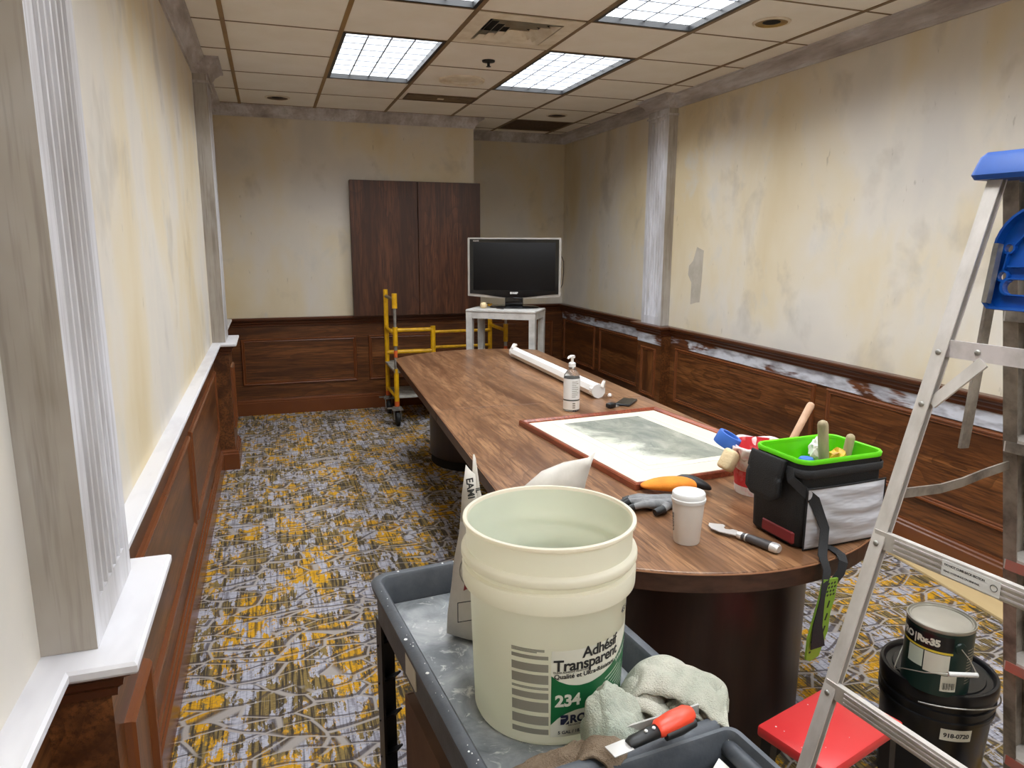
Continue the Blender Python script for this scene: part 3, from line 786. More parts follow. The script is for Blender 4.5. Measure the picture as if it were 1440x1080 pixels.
# side truss with telescoping rails
for y in (yb-.012, ya+.012):
    if y < 6.3: hi, lo_ = .80, .57
    else: hi, lo_ = .775, .575
    if y > 6.3:
        tube('side_rail', [(xa, y, hi), (1.415, y, hi)], .019, 'yellow'); tube('side_rail', [(xa, y, lo_), (1.415, y, lo_)], .019, 'yellow')
        tube('truss_post', [(1.415, y, lo_-.02), (1.415, y, hi+.03)], .024, 'yellow')
        tube('inner_rail', [(1.43, y, hi-.025), (xb, y, hi-.025)], .014, 'yellow'); tube('inner_rail', [(1.43, y, lo_+.03), (xb, y, lo_+.03)], .014, 'yellow')
t = MB(); t.b2((xa-.02, ya-.01, .475), (xb+.02, yb+.01, .490)); t.build('platform', M['deck'], sc)
t = MB()
for y in (ya-.016, yb+.010): t.b2((xa-.02, y, .465), (xb+.02, y+.006, .495))
t.build('platform_rim', M['zinc'], sc)
t = MB(); t.b2((xa+.0, ya+.02, .235), (xb, yb-.02, .250)); t.build('lower_platform', M['deck'], sc)

# ------------------------------------------------------------------ things on the table
TZ = .7402
# roll in white wrap
rl = thing('projector_screen_roll', 'long white rolled screen in its tube lying along the table', 'roll', (1.668, 4.26, TZ))
a_, b_ = Vector((1.668, 3.53, TZ+.040)), Vector((1.680, 5.0, TZ+.040))
t = MB(); n6 = 8
t.tube([a_, b_], .040, 8); t.build('casing', M['whitemetal'], rl, smooth=20)
dirv = (b_-a_).normalized()
t = MB(); t.tube([a_-dirv*.012, a_+dirv*.03], .0405, 10); t.build('end_cap', M['white'], rl, smooth=30)
t = MB(); t.tube([b_-dirv*.03, b_+dirv*.012], .0405, 10); t.build('end_cap', M['white'], rl, smooth=30)
t = MB(); t.tube([a_+Vector((.02, -.008, .02)), a_+Vector((.035, -.006, .05)), a_+Vector((.045, .02, .035)), a_+Vector((.042, .03, -.02))], [.012, .010, .012, .010], 7); t.build('torn_wrap', M['paper'], rl, smooth=30)
t = MB(); t.tube([b_+Vector((-.02, -.02, .03)), b_+Vector((-.005, -.01, .055)), b_+Vector((.015, 0, .05))], [.016, .014, .010], 7); t.build('torn_wrap', M['paper'], rl, smooth=30)
t = MB(); t.lathe([(0, -.012), (.009, -.009), (.012, 0), (.009, .009), (0, .012)], 12, (1.735, 3.515, TZ+.0125)); t.build('pull_knob', M['white'], rl, smooth=60)
# sanitiser
bt = thing('sanitizer_bottle', 'clear pump bottle of hand sanitizer with white label', 'bottle', (1.415, 3.30, TZ))
c0 = (1.415, 3.30, TZ)
t = MB(); t.lathe([(0, .0003), (.036, .0003), (.041, .006), (.041, .165), (.038, .185), (.026, .203), (.016, .212), (.016, .224), (0, .224)], 32, c0); t.build('bottle', M['gel'], bt, smooth=40)
bl = bt.children[0]
t = MB(); t.lathe([(.0414, .062), (.0414, .168)], 32, c0); lab = t.build('label', M['white'], bt, smooth=60)
t = MB(); t.lathe([(.0414, .01), (.0414, .055)], 32, c0); t.build('lower_label', M['paper'], bt, smooth=60)
def cyl_fn(c, r, phi0, z0, slope=0, eps=.0006):
    d = Vector((c[0], c[1])).normalized(); rt = Vector((d.y, -d.x))
    def fn(u, v, w):
        z = z0+v; R = (r(z) if callable(r) else r)+eps
        ph = phi0+u/R
        q = Vector((c[0], c[1]))-d*R*math.cos(ph)+rt*R*math.sin(ph)
        return (q.x, q.y, c[2]+z)
    return fn
t = MB()
f_ = cyl_fn(c0, .0416, 0, 0)
for q in range(9):
    z = .152-q*.0095; L_ = (.030, .036, .022, .034, .036, .028, .036, .032, .02)[q]
    t.grid(lambda u, v: f_(.002+u*L_, z+v*.0028, 0), 6, 1)
for q in range(3): t.grid(lambda u, v: f_(.006+u*.014, .018+q*.011+v*.006, 0), 3, 1)
t.build('printed_text', M['print_grey'], bt)['kind'] = 'stuff'
t = MB(); t.lathe([(0, .224), (.018, .224), (.018, .242), (.012, .247), (.007, .25), (.007, .268), (0, .268)], 24, c0); t.build('pump_collar', M['white'], bt, smooth=40)
t = MB(); t.lathe([(0, .268), (.013, .268), (.015, .274), (.013, .282), (0, .283)], 20, c0); t.tube([Vector(c0)+Vector((0, 0, .276)), Vector(c0)+Vector((-.022, -.012, .277)), Vector(c0)+Vector((-.030, -.016, .268))], [.007, .006, .005], 8); t.build('pump_head', M['white'], bt, smooth=50)
# phone and key fob
r = thing('mobile_phone', 'dark mobile phone lying by the far right corner of the framed picture', 'phone', (1.757, 3.362, TZ), -.75)
t = MB(); t.box((0, 0, .0063), (.080, .162, .011), bev=.0045, seg=2); t.build('phone_body', M['phone'], r, world=False, smooth=40)
t = MB(); t.box((0, 0, .0121), (.070, .150, .0008)); t.build('screen_glass', M['glossblack'], r, world=False)
r = thing('key_fob', 'small black fob with metal ring beside the phone', 'key fob', (1.630, 3.285, TZ), .4)
t = MB(); t.box((0, 0, .014), (.048, .036, .026), bev=.008, seg=2); t.build('fob_body', M['black'], r, world=False, smooth=40)
t = MB(); t.tube([(.040+.016*math.cos(a), .002+.016*math.sin(a), .004) for a in [2*PI*i/16 for i in range(16)]], .0022, 6, closed=True); t.build('ring', M['zinc'], r, world=False, smooth=60)
# framed picture
fp = thing('framed_picture', 'framed grey landscape watercolour with cream mat lying on the table', 'picture', (1.4825, 2.635, TZ), .09)
hw, hl = .378, .490
TF = Matrix()
t = MB(); t.frame(TF, -hw, hw, -hl, hl, [(0, .0005), (0, .020), (.004, .025), (.014, .025), (.022, .018), (.028, .018), (.030, .012)]); t.build('frame_moulding', M['frame'], fp, world=False)
t = MB(); t.box((0, 0, .006), (2*hw-.006, 2*hl-.006, .009)); t.build('backing', M['paper'], fp, world=False)
t = MB(); t.box((0, 0, .0115), (2*hw-.05, 2*hl-.05, .002)); t.build('mat_board', M['mat'], fp, world=False)
ax0, ax1, ay0, ay1 = -.195, .205, -.30, .385
t = MB(); t.frame(TF, ax0-.045, ax1+.045, ay0-.045, ay1+.045, [(0, .0126), (.0, .0140), (.003, .0140), (.0035, .0127)]); t.build('mat_bevel', M['paper'], fp, world=False)
t = MB(); t.box((0, 0, 0), (ax1-ax0, ay1-ay0, .001)); o = t.build('watercolour', M['art'], fp, world=False); o.location = ((ax0+ax1)/2, (ay0+ay1)/2, .0132)
# paper cup
c0 = (1.089, 1.686, TZ)
r = thing('coffee_cup', 'white paper coffee cup with lid near the rounded table end', 'cup', c0)
t = MB(); t.lathe([(.036, .004), (.0345, .0003), (.0355, .0003), (.0365, .003), (.0455, .128), (0, .128)], 40, c0); t.build('cup_body', M['cup'], r, smooth=40)
t = MB(); t.lathe([(.0475, .122), (.0485, .125), (.0485, .132), (.0465, .134), (.0465, .145), (.044, .149), (.041, .149), (.039, .145), (0, .145)], 40, c0); t.build('lid', M['white'], r, smooth=35)
f_ = cyl_fn(c0, lambda z: .0365+z*.072, -1.12, .062)
text_mb('COFFEE', .016, .0008, None, 'CENTER', fn=lambda u, v, w: f_(-v, u, w)).build('printed_text', M['print'], r)
# gloves
def glove(name, label, loc, rz, mats, fingers, palm, tilt=0):
    r = thing(name, label, 'glove', loc, rz, None)
    t = MB()
    for p, rad in fingers+palm: t.tube(p, rad, 10)
    o = t.build('glove_body', M[mats[0]], r, world=False, smooth=180)
    md = o.modifiers.new('r', 'REMESH'); md.mode = 'VOXEL'; md.voxel_size = .0035; md.use_smooth_shade = True
    md = o.modifiers.new('s', 'SMOOTH'); md.iterations = 4; md.factor = .6
    if mats[1]:
        for p, rad in fingers:
            t = MB()
            q = [Vector(a).lerp(Vector(b), f) for a, b, f in ((p[-2], p[-1], .0), (p[-2], p[-1], .5), (p[-2], p[-1], 1.03))]
            rr = [rad[-2]*1.06, (rad[-2]+rad[-1])/2*1.08, rad[-1]*1.12]; t.tube(q, rr, 10)
            t.build('dipped_fingertip', M[mats[1]], r, world=False, smooth=60)
    return r
fg = []
for k_, (y, l, cz) in enumerate(((-.036, .062, .014), (-.013, .078, .022), (.011, .074, .018), (.034, .058, .013))):
    fg.append(([(-.045, y*.9, .020), (-.075, y*1.05, .018+cz*.4), (-.075-l*.5, y*1.12, cz+.004), (-.075-l*.85, y*1.1, .011)], [.0125, .012, .0105, .009]))
fg.append(([(.0, -.040, .020), (-.02, -.066, .018), (-.05, -.080, .012)], [.015, .013, .010]))
pm = [([(.05, 0, .020), (.0, 0, .022), (-.05, 0, .021)], [.020, .022, .016]), ([(.05, -.018, .018), (-.055, -.026, .018)], [.017, .016]), ([(.05, .018, .018), (-.055, .026, .018)], [.017, .016]), ([(.04, 0, .018), (.10, .006, .015)], [.019, .015]), ([(.04, .016, .018), (.10, .022, .014)], [.016, .013]), ([(.04, -.016, .018), (.10, -.012, .014)], [.016, .013])]
glove('work_glove', 'grey work glove with black fingertips lying beside the coffee cup', (1.165, 1.945, TZ+.001), -.25, ('glove_grey', 'glove_black'), fg, pm)
# orange cuff glove folded over: tapered flattened sleeve
r = thing('orange_glove', 'orange work glove with black palm, behind the grey glove', 'glove', (1.25, 2.055, TZ), -.22)
def sleeve(t, pts, n=14):
    rings = []
    for x, y, z, hx, hz in pts:
        rings.append([(x, y+hx*math.cos(2*PI*i/n), z+hz*math.sin(2*PI*i/n)) for i in range(n)])
    t.loft(rings)
t = MB(); sleeve(t, [(-.095, .022, .022, .010, .004), (-.085, .020, .024, .024, .009), (-.05, .012, .030, .036, .020), (0, 0, .034, .044, .026), (.045, -.012, .036, .040, .026), (.075, -.02, .034, .030, .020), (.085, -.022, .032, .016, .012)]); t.build('glove_cuff', M['glove_orange'], r, world=False, smooth=180, sub=1)
t = MB(); sleeve(t, [(.02, .024, .030, .020, .016), (.05, .020, .038, .032, .024), (.09, .012, .036, .034, .022), (.125, .0, .024, .028, .016), (.145, -.008, .016, .014, .008)]); t.build('glove_palm', M['glove_black'], r, world=False, smooth=180, sub=1)
# 5-in-1 painter's tool
r = thing('painters_tool', 'steel painter\'s multi-tool with grey grip in front of the cooler bag', 'tool', (1.245, 1.645, TZ), -1.25)
# local x from tip (-) to handle end (+)
bl = [(-.118, .004), (-.108, -.012), (-.088, -.024), (-.060, -.026), (-.040, -.020), (-.020, -.012), (.0, -.009), (.0, .009), (-.018, .011), (-.030, .022), (-.045, .020), (-.050, .010), (-.060, .004), (-.070, .010), (-.075, .024), (-.086, .028), (-.098, .018)]
t = MB(); t.prism(bl, .010, .0125); t.build('blade', M['steel'], r, world=False)
t = MB(); sleeve(t, [(-.006, 0, .012, .010, .009), (.004, 0, .012, .012, .0105), (.03, 0, .0135, .0125, .0125), (.07, 0, .0135, .015, .0135), (.10, 0, .014, .016, .0138), (.106, 0, .014, .012, .010)]); t.build('grip', M['grip'], r, world=False, smooth=50)
t = MB(); sleeve(t, [(-.012, 0, .012, .011, .0095), (-.004, 0, .012, .0135, .0112), (.004, 0, .012, .0125, .0108)]); sleeve(t, [(.016, 0, .0128, .0131, .0125), (.020, 0, .0128, .0131, .0127)]); t.build('ferrule', M['steel'], r, world=False, smooth=50)
t = MB(); sleeve(t, [(.098, 0, .014, .0166, .0139), (.116, 0, .014, .0165, .0139), (.122, 0, .014, .012, .010)]); t.build('hammer_end', M['steel'], r, world=False, smooth=50)

# ------------------------------------------------------------------ red tub with tape and brush
tc = (1.548, 1.985, TZ)
r = thing('paint_tub', 'red plastic paint tub smeared with dried white paint behind the cooler bag', 'paint tub', tc)
def rt_(z): return .069+z*.13+(.004*(z/.17)**3)
NF = 48
rings = []
for z in (.0004, .012, .05, .09, .13, .155, .168):
    rings.append([(tc[0]+(rt_(z)+.0025*math.cos(i*12*2*PI/NF)*(z/.17))*math.cos(2*PI*i/NF), tc[1]+(rt_(z)+.0025*math.cos(i*12*2*PI/NF)*(z/.17))*math.sin(2*PI*i/NF), tc[2]+z) for i in range(NF)])
inner = [[(tc[0]+(p[0]-tc[0])*.96, tc[1]+(p[1]-tc[1])*.96, p[2]+.001) for p in rg] for rg in rings[::-1]]
t = MB(); t.loft(rings+inner[:-1]+[[(p[0], p[1], tc[2]+.01) for p in inner[-1]]], cap0=True, cap1=True); t.build('tub_body', M['redtub'], r, smooth=60)
t = MB(); t.lathe([(.0700, .0002), (.0722, .012), (.0750, .028), (.0760, .030), (.0735, .012), (.0715, .0002)], 40, tc); t.build('pale_base', M['pinkpaint'], r, smooth=60)
# crust of dried paint hanging over the left of the rim
t = MB()
def crust(u, v):
    a = math.radians(165+u*110); z = .172-v*(.040+.016*math.sin(u*17)+.012*math.sin(u*41)); R = rt_(min(z, .168))+.006+(1-v)*.010+.004*math.sin(u*31+v*5)
    return (tc[0]+R*math.cos(a), tc[1]+R*math.sin(a), tc[2]+z)
t.grid(crust, 40, 6); t.build('paint_crust', M['pinkpaint'], r, smooth=60, solid=.006)
t = MB()
def crust2(u, v):
    a = math.radians(-160+u*320+90); R = rt_(.168)*(1.02-.10*v)+.003*math.sin(u*40); z = .172-.02*v*v*4+.004*math.sin(u*27)
    return (tc[0]+R*math.cos(a), tc[1]+R*math.sin(a), tc[2]+z)
t.grid(crust2, 60, 3); t.build('paint_crust', M['pinkpaint'], r, smooth=60, solid=.004)
tp = (1.446, 2.022, TZ+.180)
o = MB().lathe([(.028, -.022), (.040, -.022), (.041, -.018), (.041, .018), (.040, .022), (.028, .022), (.028, -.022)], 28, T=Matrix.Translation(tp) @ Matrix.Rotation(math.radians(24), 4, 'Y') @ Matrix.Rotation(math.radians(14), 4, 'X')).build('tape_roll', M['bluetape'], smooth=40)
tag(o, 'roll of blue masking tape perched on the left rim of the red tub', 'tape')
t = MB(); t.box((0, 0, 0), (.062, .045, .072), bev=.012, seg=3, T=Matrix.Translation((1.421, 1.972, TZ+.126)) @ Matrix.Rotation(.5, 4, 'Y') @ Matrix.Rotation(.5, 4, 'Z'))
o = t.build('sponge', M['sponge'], smooth=60); tag(o, 'cream sponge hanging against the left side of the red tub', 'sponge')
b0, b1 = Vector((1.60, 1.985, TZ+.02)), Vector((1.793, 2.03, TZ+.285))
r = thing('paint_brush', 'bare wooden brush handle leaning out of the red tub to the right', 'brush', tuple(b0))
bd = (b1-b0).normalized()
t = MB(); t.tube([b0+bd*.09, b0+bd*.2, b1-bd*.012, b1-bd*.003, b1], [.011, .0125, .0135, .011, .005], 14); t.build('brush_handle', M['dowel'], r, smooth=50)
t = MB(); t.tube([b0+bd*.045, b0+bd*.095], [.016, .0135], 14); t.build('ferrule', M['zinc'], r, smooth=50)
t = MB(); t.tube([b0+bd*.003, b0+bd*.046], [.009, .0155], 14); t.build('bristles', M['black'], r, smooth=50)

# ------------------------------------------------------------------ cooler bag
bgc = (1.487, 1.640, TZ); brz = .05
bag = thing('cooler_bag', 'black cooler bag with silver front pocket and lime green lining at table end', 'bag', bgc, brz)
def rrect(hx, hy, r, n=6):
    pts = []
    for cx, cy, a0 in ((hx-r, hy-r, 0), (-hx+r, hy-r, 90), (-hx+r, -hy+r, 180), (hx-r, -hy+r, 270)):
        for i in range(n+1):
            a = math.radians(a0+90*i/n); pts.append((cx+r*math.cos(a), cy+r*math.sin(a)))
    return pts
def ring(hx, hy, r, z, dx=0, dy=0): return [(x+dx, y+dy, z) for x, y in rrect(hx, hy, r)]
HX, HY, BH = .148, .105, .258
outer = [ring(HX-.01, HY-.01, .03, .001), ring(HX, HY, .035, .012), ring(HX+.002, HY+.003, .036, .10), ring(HX-.001, HY, .036, .20), ring(HX, HY, .036, BH-.012)]
t = MB(); t.loft(outer+[ring(HX-.008, HY-.008, .03, BH-.008)], cap1=False); t.build('bag_body', M['nylon'], bag, world=False, smooth=50)
t = MB(); t.loft([ring(HX+.0015, HY+.0015, .037, BH-.012), ring(HX+.003, HY+.003, .038, BH-.002), ring(HX, HY, .036, BH+.002), ring(HX-.006, HY-.006, .031, BH), ring(HX-.006, HY-.006, .031, BH-.012)], cap0=False, cap1=False); t.build('rim_piping', M['lime'], bag, world=False, smooth=50)
t = MB(); t.loft([ring(HX-.007, HY-.007, .03, BH-.004), ring(HX-.010, HY-.010, .03, .14), ring(HX-.012, HY-.012, .03, .02)], cap0=False, cap1=True); t.build('liner', M['lime'], bag, world=False, smooth=50)
t = MB(); t.loft([ring(HX+.0035, HY+.0045, .037, BH-.050), ring(HX+.006, HY+.007, .038, BH-.046), ring(HX+.006, HY+.007, .038, BH-.030), ring(HX+.0035, HY+.004, .037, BH-.026)], cap0=False, cap1=False); t.build('zip_band', M['webbing'], bag, world=False, smooth=50)
def pocket(u, v):
    x = -.134+u*.282; z = .004+v*.176
    bulge = .016*math.sin(PI*min(1, max(0, u)))**.5*math.sin(PI*min(1, max(0, v*.98)))**.4
    e = min(u, 1-u, v, 1-v)
    wr = .0018*math.sin(v*22+4*math.sin(u*3)+u*5)*min(1, e*8)
    return (min(x, HX+.001), -HY-.0035-bulge-wr, z)
t = MB(); t.grid(pocket, 36, 40); t.build('front_pocket', M['foil'], bag, world=False, smooth=180)
t = MB()
bd_ = [pocket(i/20, 0) for i in range(21)]+[pocket(1, i/20) for i in range(1, 21)]+[pocket(1-i/20, 1) for i in range(1, 21)]+[pocket(0, 1-i/20) for i in range(1, 20)]
t.tube(bd_, .003, 6, closed=True); t.build('pocket_piping', M['nylon'], bag, world=False, smooth=60)
# folded-back lid on the left side
t = MB()
def lidf(u, v):
    y = -.045+.135*u; s = v
    x = -HX-.010-.016*math.sin(s*PI*.55); z = BH-.012+.016*math.sin(s*PI)-s*.125
    rr_ = min(u, 1-u); 
    if rr_ < .18: z += (s > .6)*(.18-rr_)*.10
    return (x, y, z)
t.grid(lidf, 12, 12); t.build('lid_flap', M['nylon'], bag, world=False, smooth=180, solid=.014)
t = MB(); t.b2((-HX-.004, -HY+.02, .010), (-HX+.02, HY-.06, .05), bev=.006); t.build('red_side_patch', M['print_red'], bag, world=False)
# shoulder strap falling over the table edge
def ribbon(path, w, name, mat, par, width_dir=(1, 0, 0), th=.0025, wf=None):
    P = [Vector(p) for p in path]; rings = []
    for i, p in enumerate(P):
        tdir = (P[min(i+1, len(P)-1)]-P[max(0, i-1)]).normalized(); x = Vector(width_dir[i] if isinstance(width_dir, list) else width_dir); x = (x-tdir*x.dot(tdir)).normalized(); nrm = x.cross(tdir)
        ww = w*(wf[i] if wf else 1)
        rings.append([p-x*ww/2-nrm*th/2, p+x*ww/2-nrm*th/2, p+x*ww/2+nrm*th/2, p-x*ww/2+nrm*th/2])
    return MB().loft(rings).build(name, M[mat], par, smooth=40)
Bm = ROOT['cooler_bag']
def Bw(x, y, z): return Bm @ Vector((x, y, z))
p1 = [Bw(-HX-.005, -.055, .225), Bw(-HX-.012, -.070, .200), Bw(-.118, -HY-.014, .150), Bw(-.085, -HY-.026, .07), Vector((1.372, 1.465, .752)), Vector((1.362, 1.432, .725)), Vector((1.338, 1.414, .66)), Vector((1.330, 1.414, .58)), Vector((1.337, 1.414, .515))]
ribbon(p1, .030, 'strap', 'webbing', bag, [(0, -1, 0), (.3, -1, 0), (.8, -.4, 0), (1, 0, 0), (1, 0, 0), (1, 0, 0), (.9, .3, 0), (1, 0, 0), (1, 0, 0)], wf=[1, 1, 1, 1, .9, .8, .7, 1, 1.5])
p2 = [Bw(-.055, -HY-.004, .006), Bw(-.050, -HY-.030, .004), Vector((1.437, 1.468, .745)), Vector((1.426, 1.445, .735)), Vector((1.412, 1.436, .71)), Vector((1.385, 1.436, .68))]
ribbon(p2, .026, 'strap', 'webbing', bag, (1, 0, 0))
# perforated lime shoulder pad hanging from the strap
padT = frame_T((1.357, 1.431, .60), (1, .12, 0), (.12, .01, 1))
def padpoly():
    L = [(-.024, .105), (.030, .100), (.031, .045), (.024, .0), (.028, -.05), (.010, -.12), (-.02, -.128), (-.036, -.12), (-.042, -.06), (-.034, .0), (-.027, .05)]
    return L
t = MB(); t.prism(padpoly(), 0, .006, T=padT); pad = t.build('shoulder_pad', M['limepad'], bag)
t = MB()
for iy in range(4):
    for ix in range(4): t.box((-.014+ix*.011+(iy % 2)*.003, .090-iy*.011, .0063), (.006, .005, .001), rz=.7, T=padT)
for q in range(4): t.box((.010, .030-q*.036, .0063), (.005, .020, .001), rz=-.2, T=padT); t.box((-.028, -.01-q*.03, .0063), (.006, .005, .001), T=padT)
t.build('perforation', M['print'], pad)['kind'] = 'stuff'
# tools standing in the bag
def handle(name, label, p, q, r0, mat):
    p = Vector(p); q = Vector(q); d = (q-p).normalized()
    r = thing(name, label, 'tool handle', tuple(p))
    t = MB(); t.tube([p, p.lerp(q, .6), q-d*.012, q-d*.004, q], [r0*.95, r0, r0*1.05, r0*.85, r0*.4], 14); t.build('handle', M[mat], r, smooth=50)
    t = MB(); t.tube([p-d*.0, p+d*.05], [r0*1.15, r0*1.15], 14); t.build('ferrule', M['zinc'], r, smooth=50)
handle('tool_handle', 'taller weathered wooden handle standing in the lime bag', (1.525, 1.63, TZ+.03), (1.474, 1.62, TZ+.342), .0145, 'greydowel')
handle('tool_handle', 'shorter rounded wooden handle at the right end of the lime bag', (1.588, 1.67, TZ+.03), (1.606, 1.645, TZ+.285), .0125, 'greydowel')
def crumple(name, label, cat, c, rad, mat, seed, amp=.45):
    bm = bmesh.new(); bmesh.ops.create_icosphere(bm, subdivisions=3, radius=1)
    rnd = Vector((seed*3.1, seed*1.7, seed))
    for v in bm.verts:
        n1 = noise.noise(v.co*1.8+rnd); n2 = noise.noise(v.co*4.5+rnd)
        v.co *= 1+amp*n1+amp*.6*n2
        v.co = Vector((v.co.x*rad[0]+c[0], v.co.y*rad[1]+c[1], v.co.z*rad[2]+c[2]))
    bm.verts.index_update()
    t = MB(); t.add([v.co for v in bm.verts], [[v.index for v in f.verts] for f in bm.faces]); bm.free()
    o = t.build(name, M[mat]); tag(o, label, cat); return o
crumple('yellow_wrapper', 'crumpled yellow packet between the two handles in the bag', 'packet', (1.556, 1.645, TZ+.20), (.030, .034, .045), 'gold', 3)
crumple('paper_wad', 'crumpled white paper behind the yellow packet in the bag', 'paper', (1.548, 1.709, TZ+.225), (.030, .018, .035), 'paper', 5)
r = thing('blue_bottle', 'bottle with a blue cap low in the left of the bag', 'bottle', (1.432, 1.625, TZ+.021))
t = MB(); t.lathe([(0, 0), (.022, 0), (.024, .005), (.024, .13), (.012, .15), (.012, .17), (0, .17)], 20, (1.432, 1.625, TZ+.021)); t.build('bottle_body', M['white'], r, smooth=40)
t = MB(); t.lathe([(0, .17), (.022, .17), (.024, .176), (.024, .205), (.018, .214), (0, .216)], 20, (1.432, 1.625, TZ+.021)); t.build('cap', M['bluetape'], r, smooth=40)
# pale dowel end lying behind the bag
o = MB().tube([(1.70, 1.93, TZ+.012), (1.715, 1.80, TZ+.012), (1.716, 1.795, TZ+.012)], [.0115, .0115, .006], 12).build('wooden_dowel', M['dowel'], smooth=50)
tag(o, 'pale wooden dowel lying on the table right of the cooler bag', 'dowel')

# ------------------------------------------------------------------ utility cart
CZ, CW, CL = .80, .222, .385     # rim height, half width, half length
cart = thing('utility_cart', 'dark grey plastic utility cart, its tray smeared with plaster, in the foreground', 'cart', (.4375, 1.262, 0), .095)
K = dict(world=False)
t = MB()
def cr(hx, hy, r, z): return ring(hx, hy, r, z)
t.loft([cr(CW-.012, CL-.012, .035, CZ-.10), cr(CW-.010, CL-.010, .038, CZ-.02), cr(CW, CL, .045, CZ-.018), cr(CW+.002, CL+.002, .047, CZ-.006), cr(CW-.004, CL-.004, .043, CZ), cr(CW-.020, CL-.020, .032, CZ), cr(CW-.025, CL-.025, .028, CZ-.006), cr(CW-.030, CL-.030, .024, CZ-.070)], cap0=True, cap1=False)
t.build('upper_shelf', M['cart'], cart, smooth=45, **K)
t = MB(); t.loft([cr(CW-.030, CL-.030, .024, CZ-.0715), cr(CW-.033, CL-.033, .022, CZ-.0705)], cap0=True, cap1=True); t.build('tray_floor', M['tray'], cart, **K)
t = MB(); t.loft([cr(CW-.012, CL-.012, .035, .16), cr(CW-.010, CL-.010, .038, .20), cr(CW, CL, .045, .202), cr(CW, CL, .045, .235), cr(CW-.018, CL-.018, .03, .238), cr(CW-.024, CL-.024, .026, .185)], cap0=True, cap1=True); t.build('lower_shelf', M['cart'], cart, smooth=45, **K)
for sx in (-1, 1):
    for sy in (-1, 1):
        x, y = sx*(CW-.012), sy*(CL-.016)
        def lx_(a, b): return (x-sx*a, y-sy*b)
        poly = [lx_(0, 0), lx_(.042, 0), lx_(.042, .006), lx_(.006, .006), lx_(.006, .050), lx_(0, .050)]
        t = MB(); t.prism(poly, .237, CZ-.099); o = t.build('corner_post', M['post'], cart, **K)
        for q in range(4):
            z = .33+q*.10
            t = MB(); t.bar((x-sx*.008, y-sy*.008, z), (x-sx*.038, y-sy*.042, z+.030), .030, .005); t.build('post_rib', M['post'], o, **K)
for sx in (-1, 1):
    for sy in (-1, 1):
        x, y = sx*(CW-.05), sy*(CL-.06)
        t = MB(); t.b2((x-.03, y-.03, .135), (x+.03, y+.03, .1595)); c = t.build('caster', M['zinc'], cart, **K)
        for q in (-1, 1):
            t = MB(); t.b2((x+q*.026-.002, y-.025, .05), (x+q*.026+.002, y+.02, .135)); t.build('fork_arm', M['zinc'], c, **K)
        t = MB(); t.lathe([(0, -.016), (.055, -.016), (.064, -.010), (.064, .010), (.055, .016), (0, .016)], 24, T=Matrix.Translation((x, y, .0642)) @ Matrix.Rotation(PI/2, 4, 'Y')); t.build('wheel', M['rubber'], c, smooth=40, **K)
# moulded handle with a tool bin at the near end
def rr2(x0, x1, y0, y1, r, z): return [(x+(x0+x1)/2, y+(y0+y1)/2, z) for x, y in rrect((x1-x0)/2, (y1-y0)/2, r, 4)]
t = MB(); by0, by1 = -CL-.150, -CL-.004
bx0, bx1 = -CW+.10, CW-.01
t.loft([rr2(bx0+.02, bx1-.02, by0+.02, by1-.004, .02, CZ-.10), rr2(bx0, bx1, by0, by1, .022, CZ-.012), rr2(bx0, bx1, by0, by1, .022, CZ-.004), rr2(bx0+.004, bx1-.004, by0+.004, by1-.003, .02, CZ), rr2(bx0+.012, bx1-.012, by0+.012, by1-.010, .016, CZ), rr2(bx0+.015, bx1-.015, by0+.015, by1-.013, .014, CZ-.006), rr2(bx0+.028, bx1-.024, by0+.03, by1-.018, .012, CZ-.085)], cap0=True, cap1=True)
t.build('tool_bin', M['cart'], cart, smooth=40, **K)
t = MB(); t.tube([(-CW+.03, -CL+.01, CZ-.02), (-CW+.03, -CL-.10, CZ-.01), (-CW+.06, -CL-.185, CZ), (0, -CL-.20, CZ), (CW-.06, -CL-.185, CZ), (CW-.028, -CL-.10, CZ-.03), (CW-.028, -CL+.01, CZ-.03)], .016, 12); t.build('push_handle', M['cart'], cart, smooth=60, **K)
t = MB(); t.b2((-CW+.0125, .02, CZ-.085), (-CW+.0085, .09, CZ-.030)); t.build('paper_sticker', M['label'], cart, **K)
# paint spatter on the rim
t = MB()
for q in range(22):
    y = random.uniform(-CL+.05, CL-.05); x = -CW+.011+random.uniform(-.006, .006); r0 = random.choice((.0008, .001, .0014, .002, .004))
    t.lathe([(r0, .0001), (r0*.6, .0012), (0, .0014)], 7, (x, y, CZ-.0002))
for q in range(10):
    x = random.uniform(-CW+.05, CW-.05); r0 = random.uniform(.0015, .004)
    t.lathe([(r0, .0001), (r0*.6, .0012), (0, .0014)], 7, (x, CL-.010, CZ-.0002))
t.build('paint_spatter', M['white'], cart, **K)['kind'] = 'stuff'
Cm = ROOT['utility_cart']
def Cw(x, y, z): return Cm @ Vector((x, y, z))
# receipt in the tool bin
p = Cw(CW-.062, -CL-.068, CZ-.052)
r = thing('paper_slip', 'white paper slip printed 138 in the cart handle bin', 'paper', tuple(p), .095+.55)
PT = Matrix.Rotation(math.radians(28), 4, 'X')
t = MB(); t.box((0, 0, 0), (.052, .070, .0012), T=PT); t.build('slip', M['paper'], r, **K)
text_mb('138', .017, .0006, PT @ frame_T((.014, .014, .0009), (0, -1, 0), (1, 0, 0)), 'LEFT').build('printed_number', M['print'], r, **K)
# clear plastic strip across the near end of the tray
t = MB(); t.b2((.00, -CL+.0335, CZ-.068), (CW-.05, -CL+.037, CZ+.020)); 
o = t.build('clear_plastic_strip', simple('dusty_clear_plastic', (206, 203, 196), .35, c2=(178, 176, 170), vs=30, Transmission_Weight=.35), None); o.matrix_world = Cm
tag(o, 'dusty clear plastic strip standing along the near end of the cart tray', 'strip')
ROOT[o.name] = Cm
